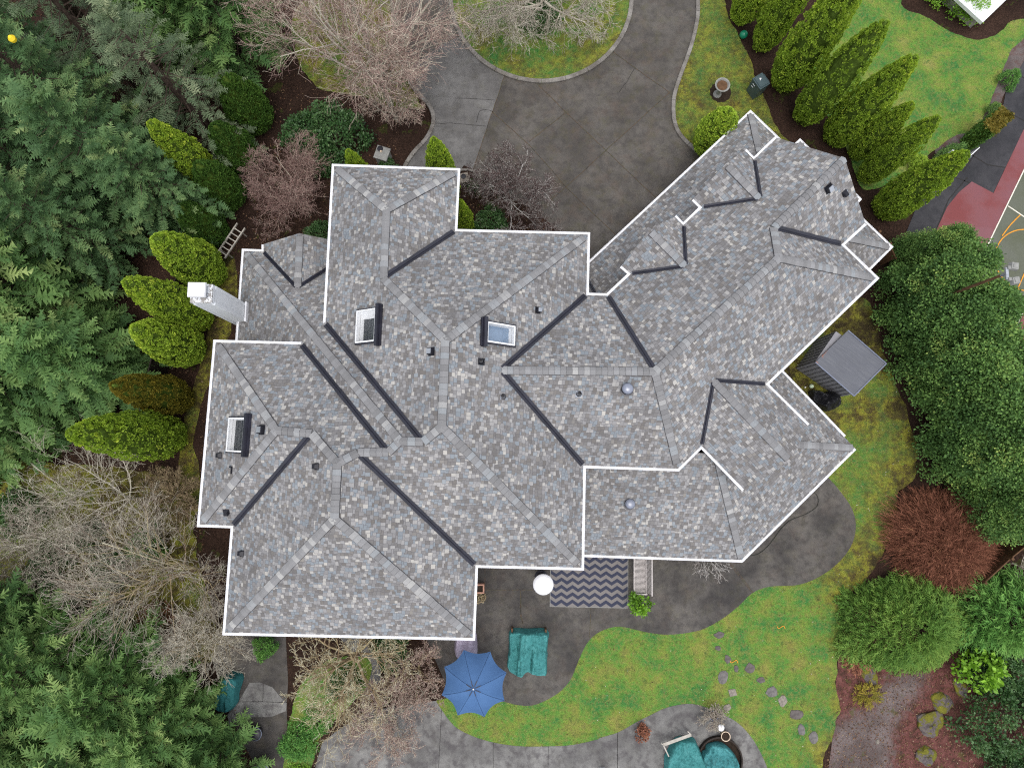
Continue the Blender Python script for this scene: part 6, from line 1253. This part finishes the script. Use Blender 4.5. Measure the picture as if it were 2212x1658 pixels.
m = MB(); m.lathe([(.10, 0), (.09, .03), (.05, .05), (.003, .055)], n=16, sx=.8); o = add(m, "pebble", "stone_pale"); q = P(*g2([(765, 1395)])[0]); o.location = (q.x, q.y, .004); tag(o, "cream oval stone lying alone on the gravel", "stone")
f, t_ = tuft_mesh(108, .45, .4, .4, 130, (.3, .5), .16); plant("fern_clump", P(*g2([(660, 920)])[0]), [f, t_], ["gold_thuja_leaf", "bark"], "withered golden brown fern at the lawn edge below the boulder", "fern")
plant("fern_clump", P(*g2([(560, 560)])[0]), [f, t_], ["red_twig", "bark"], "withered red brown fern under the wide olive juniper", "fern", None, 1.0, 1.1)
for i, ((x, y), lab) in enumerate((((1785, 262), "orange S shaped hook on the grass, upper right of the stepping stones"), ((1320, 600), "orange S shaped hook on the grass between two stepping stones"))):
    m = MB(); m.tube([(.09*math.sin(t_*1.0)*(1 if t_ < 3.14 else 1), .06*(t_-3.14), .02) for t_ in [q_*.4 for q_ in range(16)]], .014, 6); o = add(m, "plastic_hook", "orange_plastic"); q = P(*k7([(x, y)])[0]); o.location = (q.x, q.y, .012); o.rotation_euler.z = 1.2; tag(o, lab, "hook", "orange hooks on the lawn")
# ---- side yard
e = thing("fire_bowl", k5([(575, 1285)])[0], "round dark covered fire bowl in the side yard", "fire bowl"); m = MB(); m.lathe([(.20, 0), (.22, .12), (.27, .30), (.28, .36), (.2, .42), (.05, .45), (.003, .452)], n=28, close_bot=True); add(m, "bowl", "dark_tub", e); m = MB(); m.lathe([(.285, .35), (.29, .37), (.27, .38)], n=28); add(m, "rim", "blue_grey_metal", e)
e = thing("storage_box", k5([(640, 1640)])[0], "black box at the bottom edge of the side yard", "box"); m = MB(); m.box((0, 0, .26), (.62, .5, .52)); add(m, "body", "dark_tub", e); m = MB(); m.box((0, 0, .545), (.66, .54, .05)); add(m, "lid", "blue_grey_metal", e)
m = MB(); m.box((0, 0, .2), (.27, .3, .4), .03); o = add(m, "white_box", "white_metal"); q = P(1300, 1664); o.location = (q.x, q.y, .014); tag(o, "small white box cut by the bottom edge on the lower terrace", "box")
drape("lilac_tarp", [(988, 1360), (1026, 1360), (1030, 1412), (1012, 1420), (984, 1412)], lambda u, w_: .5+.45*w_, "lilac_cloth", "lilac cloth hanging between the south gutter and the blue umbrella", "cloth", .05, .10, 41)
# ---- neighbour's white building, top right corner, and the small gate frame by the path
nb = tag(empty("neighbour_building", P(2140, 0)), "corner of the neighbour's white building at the top right", "building"); nz_ = 1.0; l0 = Vector(nb.location)
q0, q1, q2_ = [P(*q, nz_) for q in KK(2200, 0, [(1580, 345), (1950, -10), (1150, -120)], 6.14)]; dv = (q1-q0); dw = (Vector((q2_.x, q2_.y, 0))-Vector((q0.x, q0.y, 0))); dn = Vector((-dv.y, dv.x, 0)).normalized(); dn = dn if dn.dot(dw) > 0 else -dn
c4 = [q0, q0+dv*9, q0+dv*9+dn*7, q0+dn*7]; c4 = [q-Vector((l0.x, l0.y, 0)) for q in c4]; m = MB(); m.add([Vector((q.x, q.y, nz_)) for q in c4]+[Vector((q.x, q.y, nz_-.18)) for q in c4], [(0, 1, 2, 3), (0, 4, 5, 1), (3, 7, 4, 0), (1, 5, 6, 2), (2, 6, 7, 3), (7, 6, 5, 4)]); add(m, "roof", "white_paint", nb)
ce = sum(c4, Vector())/4; m = MB(); pw_ = [(ce.x+(q.x-ce.x)*.96, ce.y+(q.y-ce.y)*.95) for q in c4]; pw_ = pw_ if poly_area(pw_) > 0 else pw_[::-1]; m.prism(pw_, -.02, nz_-.17); add(m, "wall", "grey_wood", nb)
e = thing("gate_frame", (2130, 345), "thin white gate frame with a blue grey box beside the garden path", "gate frame"); l0 = Vector(e.location); kg = lambda p_, z: P(*KK(2200, 270, [p_], 6.14)[0], z)-l0
m = MB(); m.beam(kg((1110, 650), 1.0), kg((1360, 740), 1.0), .05, .04); m.beam(kg((1530, 605), 1.0), kg((1230, 875), 1.0), .035, .04); add(m, "rail", "white_paint", e)
for p_ in ((1110, 650), (1530, 605), (1230, 875)): a_ = kg(p_, 1.0); m = MB(); m.tube([(a_.x, a_.y, 0), (a_.x, a_.y, 1.0)], .02, 6); add(m, "post", "white_paint", e)
a_ = kg((1355, 740), 1.0); m = MB(); m.box((a_.x, a_.y, .95), (.14, .24, .2), .6); add(m, "box", "blue_grey_metal", e)
m = MB(); m.lathe([(.10, 0), (.12, .10), (.06, .18)], n=12, close_top=True); o = add(m, "bird_feeder", "yellow_plastic"); q = P(30, 87, 11.0); o.location = q; tag(o, "small yellow feeder hanging in the trees at the top left corner", "feeder")
# ---- fallen leaves and petals, too many to count
def litter(name, n, mats, area, z, size, seed, holes=()):
    g = Geo(seed); r = g.r; pp = []; poly = area; xs = [q[0] for q in poly]; ys = [q[1] for q in poly]
    while len(pp) < n:
        x, y = r.uniform(min(xs), max(xs)), r.uniform(min(ys), max(ys))
        if inside(poly, x, y): pp.append((x, y, z))
    pp = np.array(pp); a = r.uniform(0, 6.28, n); d = np.stack([np.cos(a), np.sin(a), r.normal(0, .25, n)], 1); s = np.stack([-np.sin(a), np.cos(a), r.normal(0, .25, n)], 1); ln = size*r.uniform(.5, 1.3, n)[:, None]; ti = r.uniform(0, 1, n)
    g.tris(np.stack([pp-d*ln, pp+s*ln*.4, pp+d*ln], 1), ti); g.tris(np.stack([pp-d*ln, pp+d*ln, pp-s*ln*.4], 1), ti); o = link(name, g.mesh(name), MAT[mats]); tag(o, kind='stuff'); return o
leaf_mat("dead_leaf", [(.0, (.05, .026, .016)), (.5, (.13, .065, .035)), (.85, (.22, .14, .08)), (1.0, (.32, .26, .18))], .8, .2, 0); simple("petal", (.72, .70, .62), .7, .2)
soil_area = [P(*q).to_2d() for q in ((-60, -60), (700, -60), (870, 200), (860, 360), (720, 500), (520, 760), (440, 1150), (480, 1430), (560, 1700), (-60, 1700))]
litter("fallen_leaves", 9000, "dead_leaf", soil_area, .012, .05, 201)
litter("fallen_leaves", 900, "dead_leaf", [q for q in slawn], .03, .03, 202); litter("fallen_leaves", 2600, "dead_leaf", [P(*q).to_2d() for q in g2([(240, 1655), (320, 1340), (380, 1000), (450, 600), (1500, 700), (2250, 1000), (2250, 1900)])], .022, .045, 203)
litter("fallen_petals", 130, "petal", ee[40:]+[P(1760, 760).to_2d(), P(1640, 1240).to_2d()] if False else slawn, .034, .022, 204)
litter("fallen_leaves", 700, "dead_leaf", [P(*q).to_2d() for q in ((990, 374), (1050, 402), (1160, 460), (1210, 520), (990, 600))], .024, .04, 205)
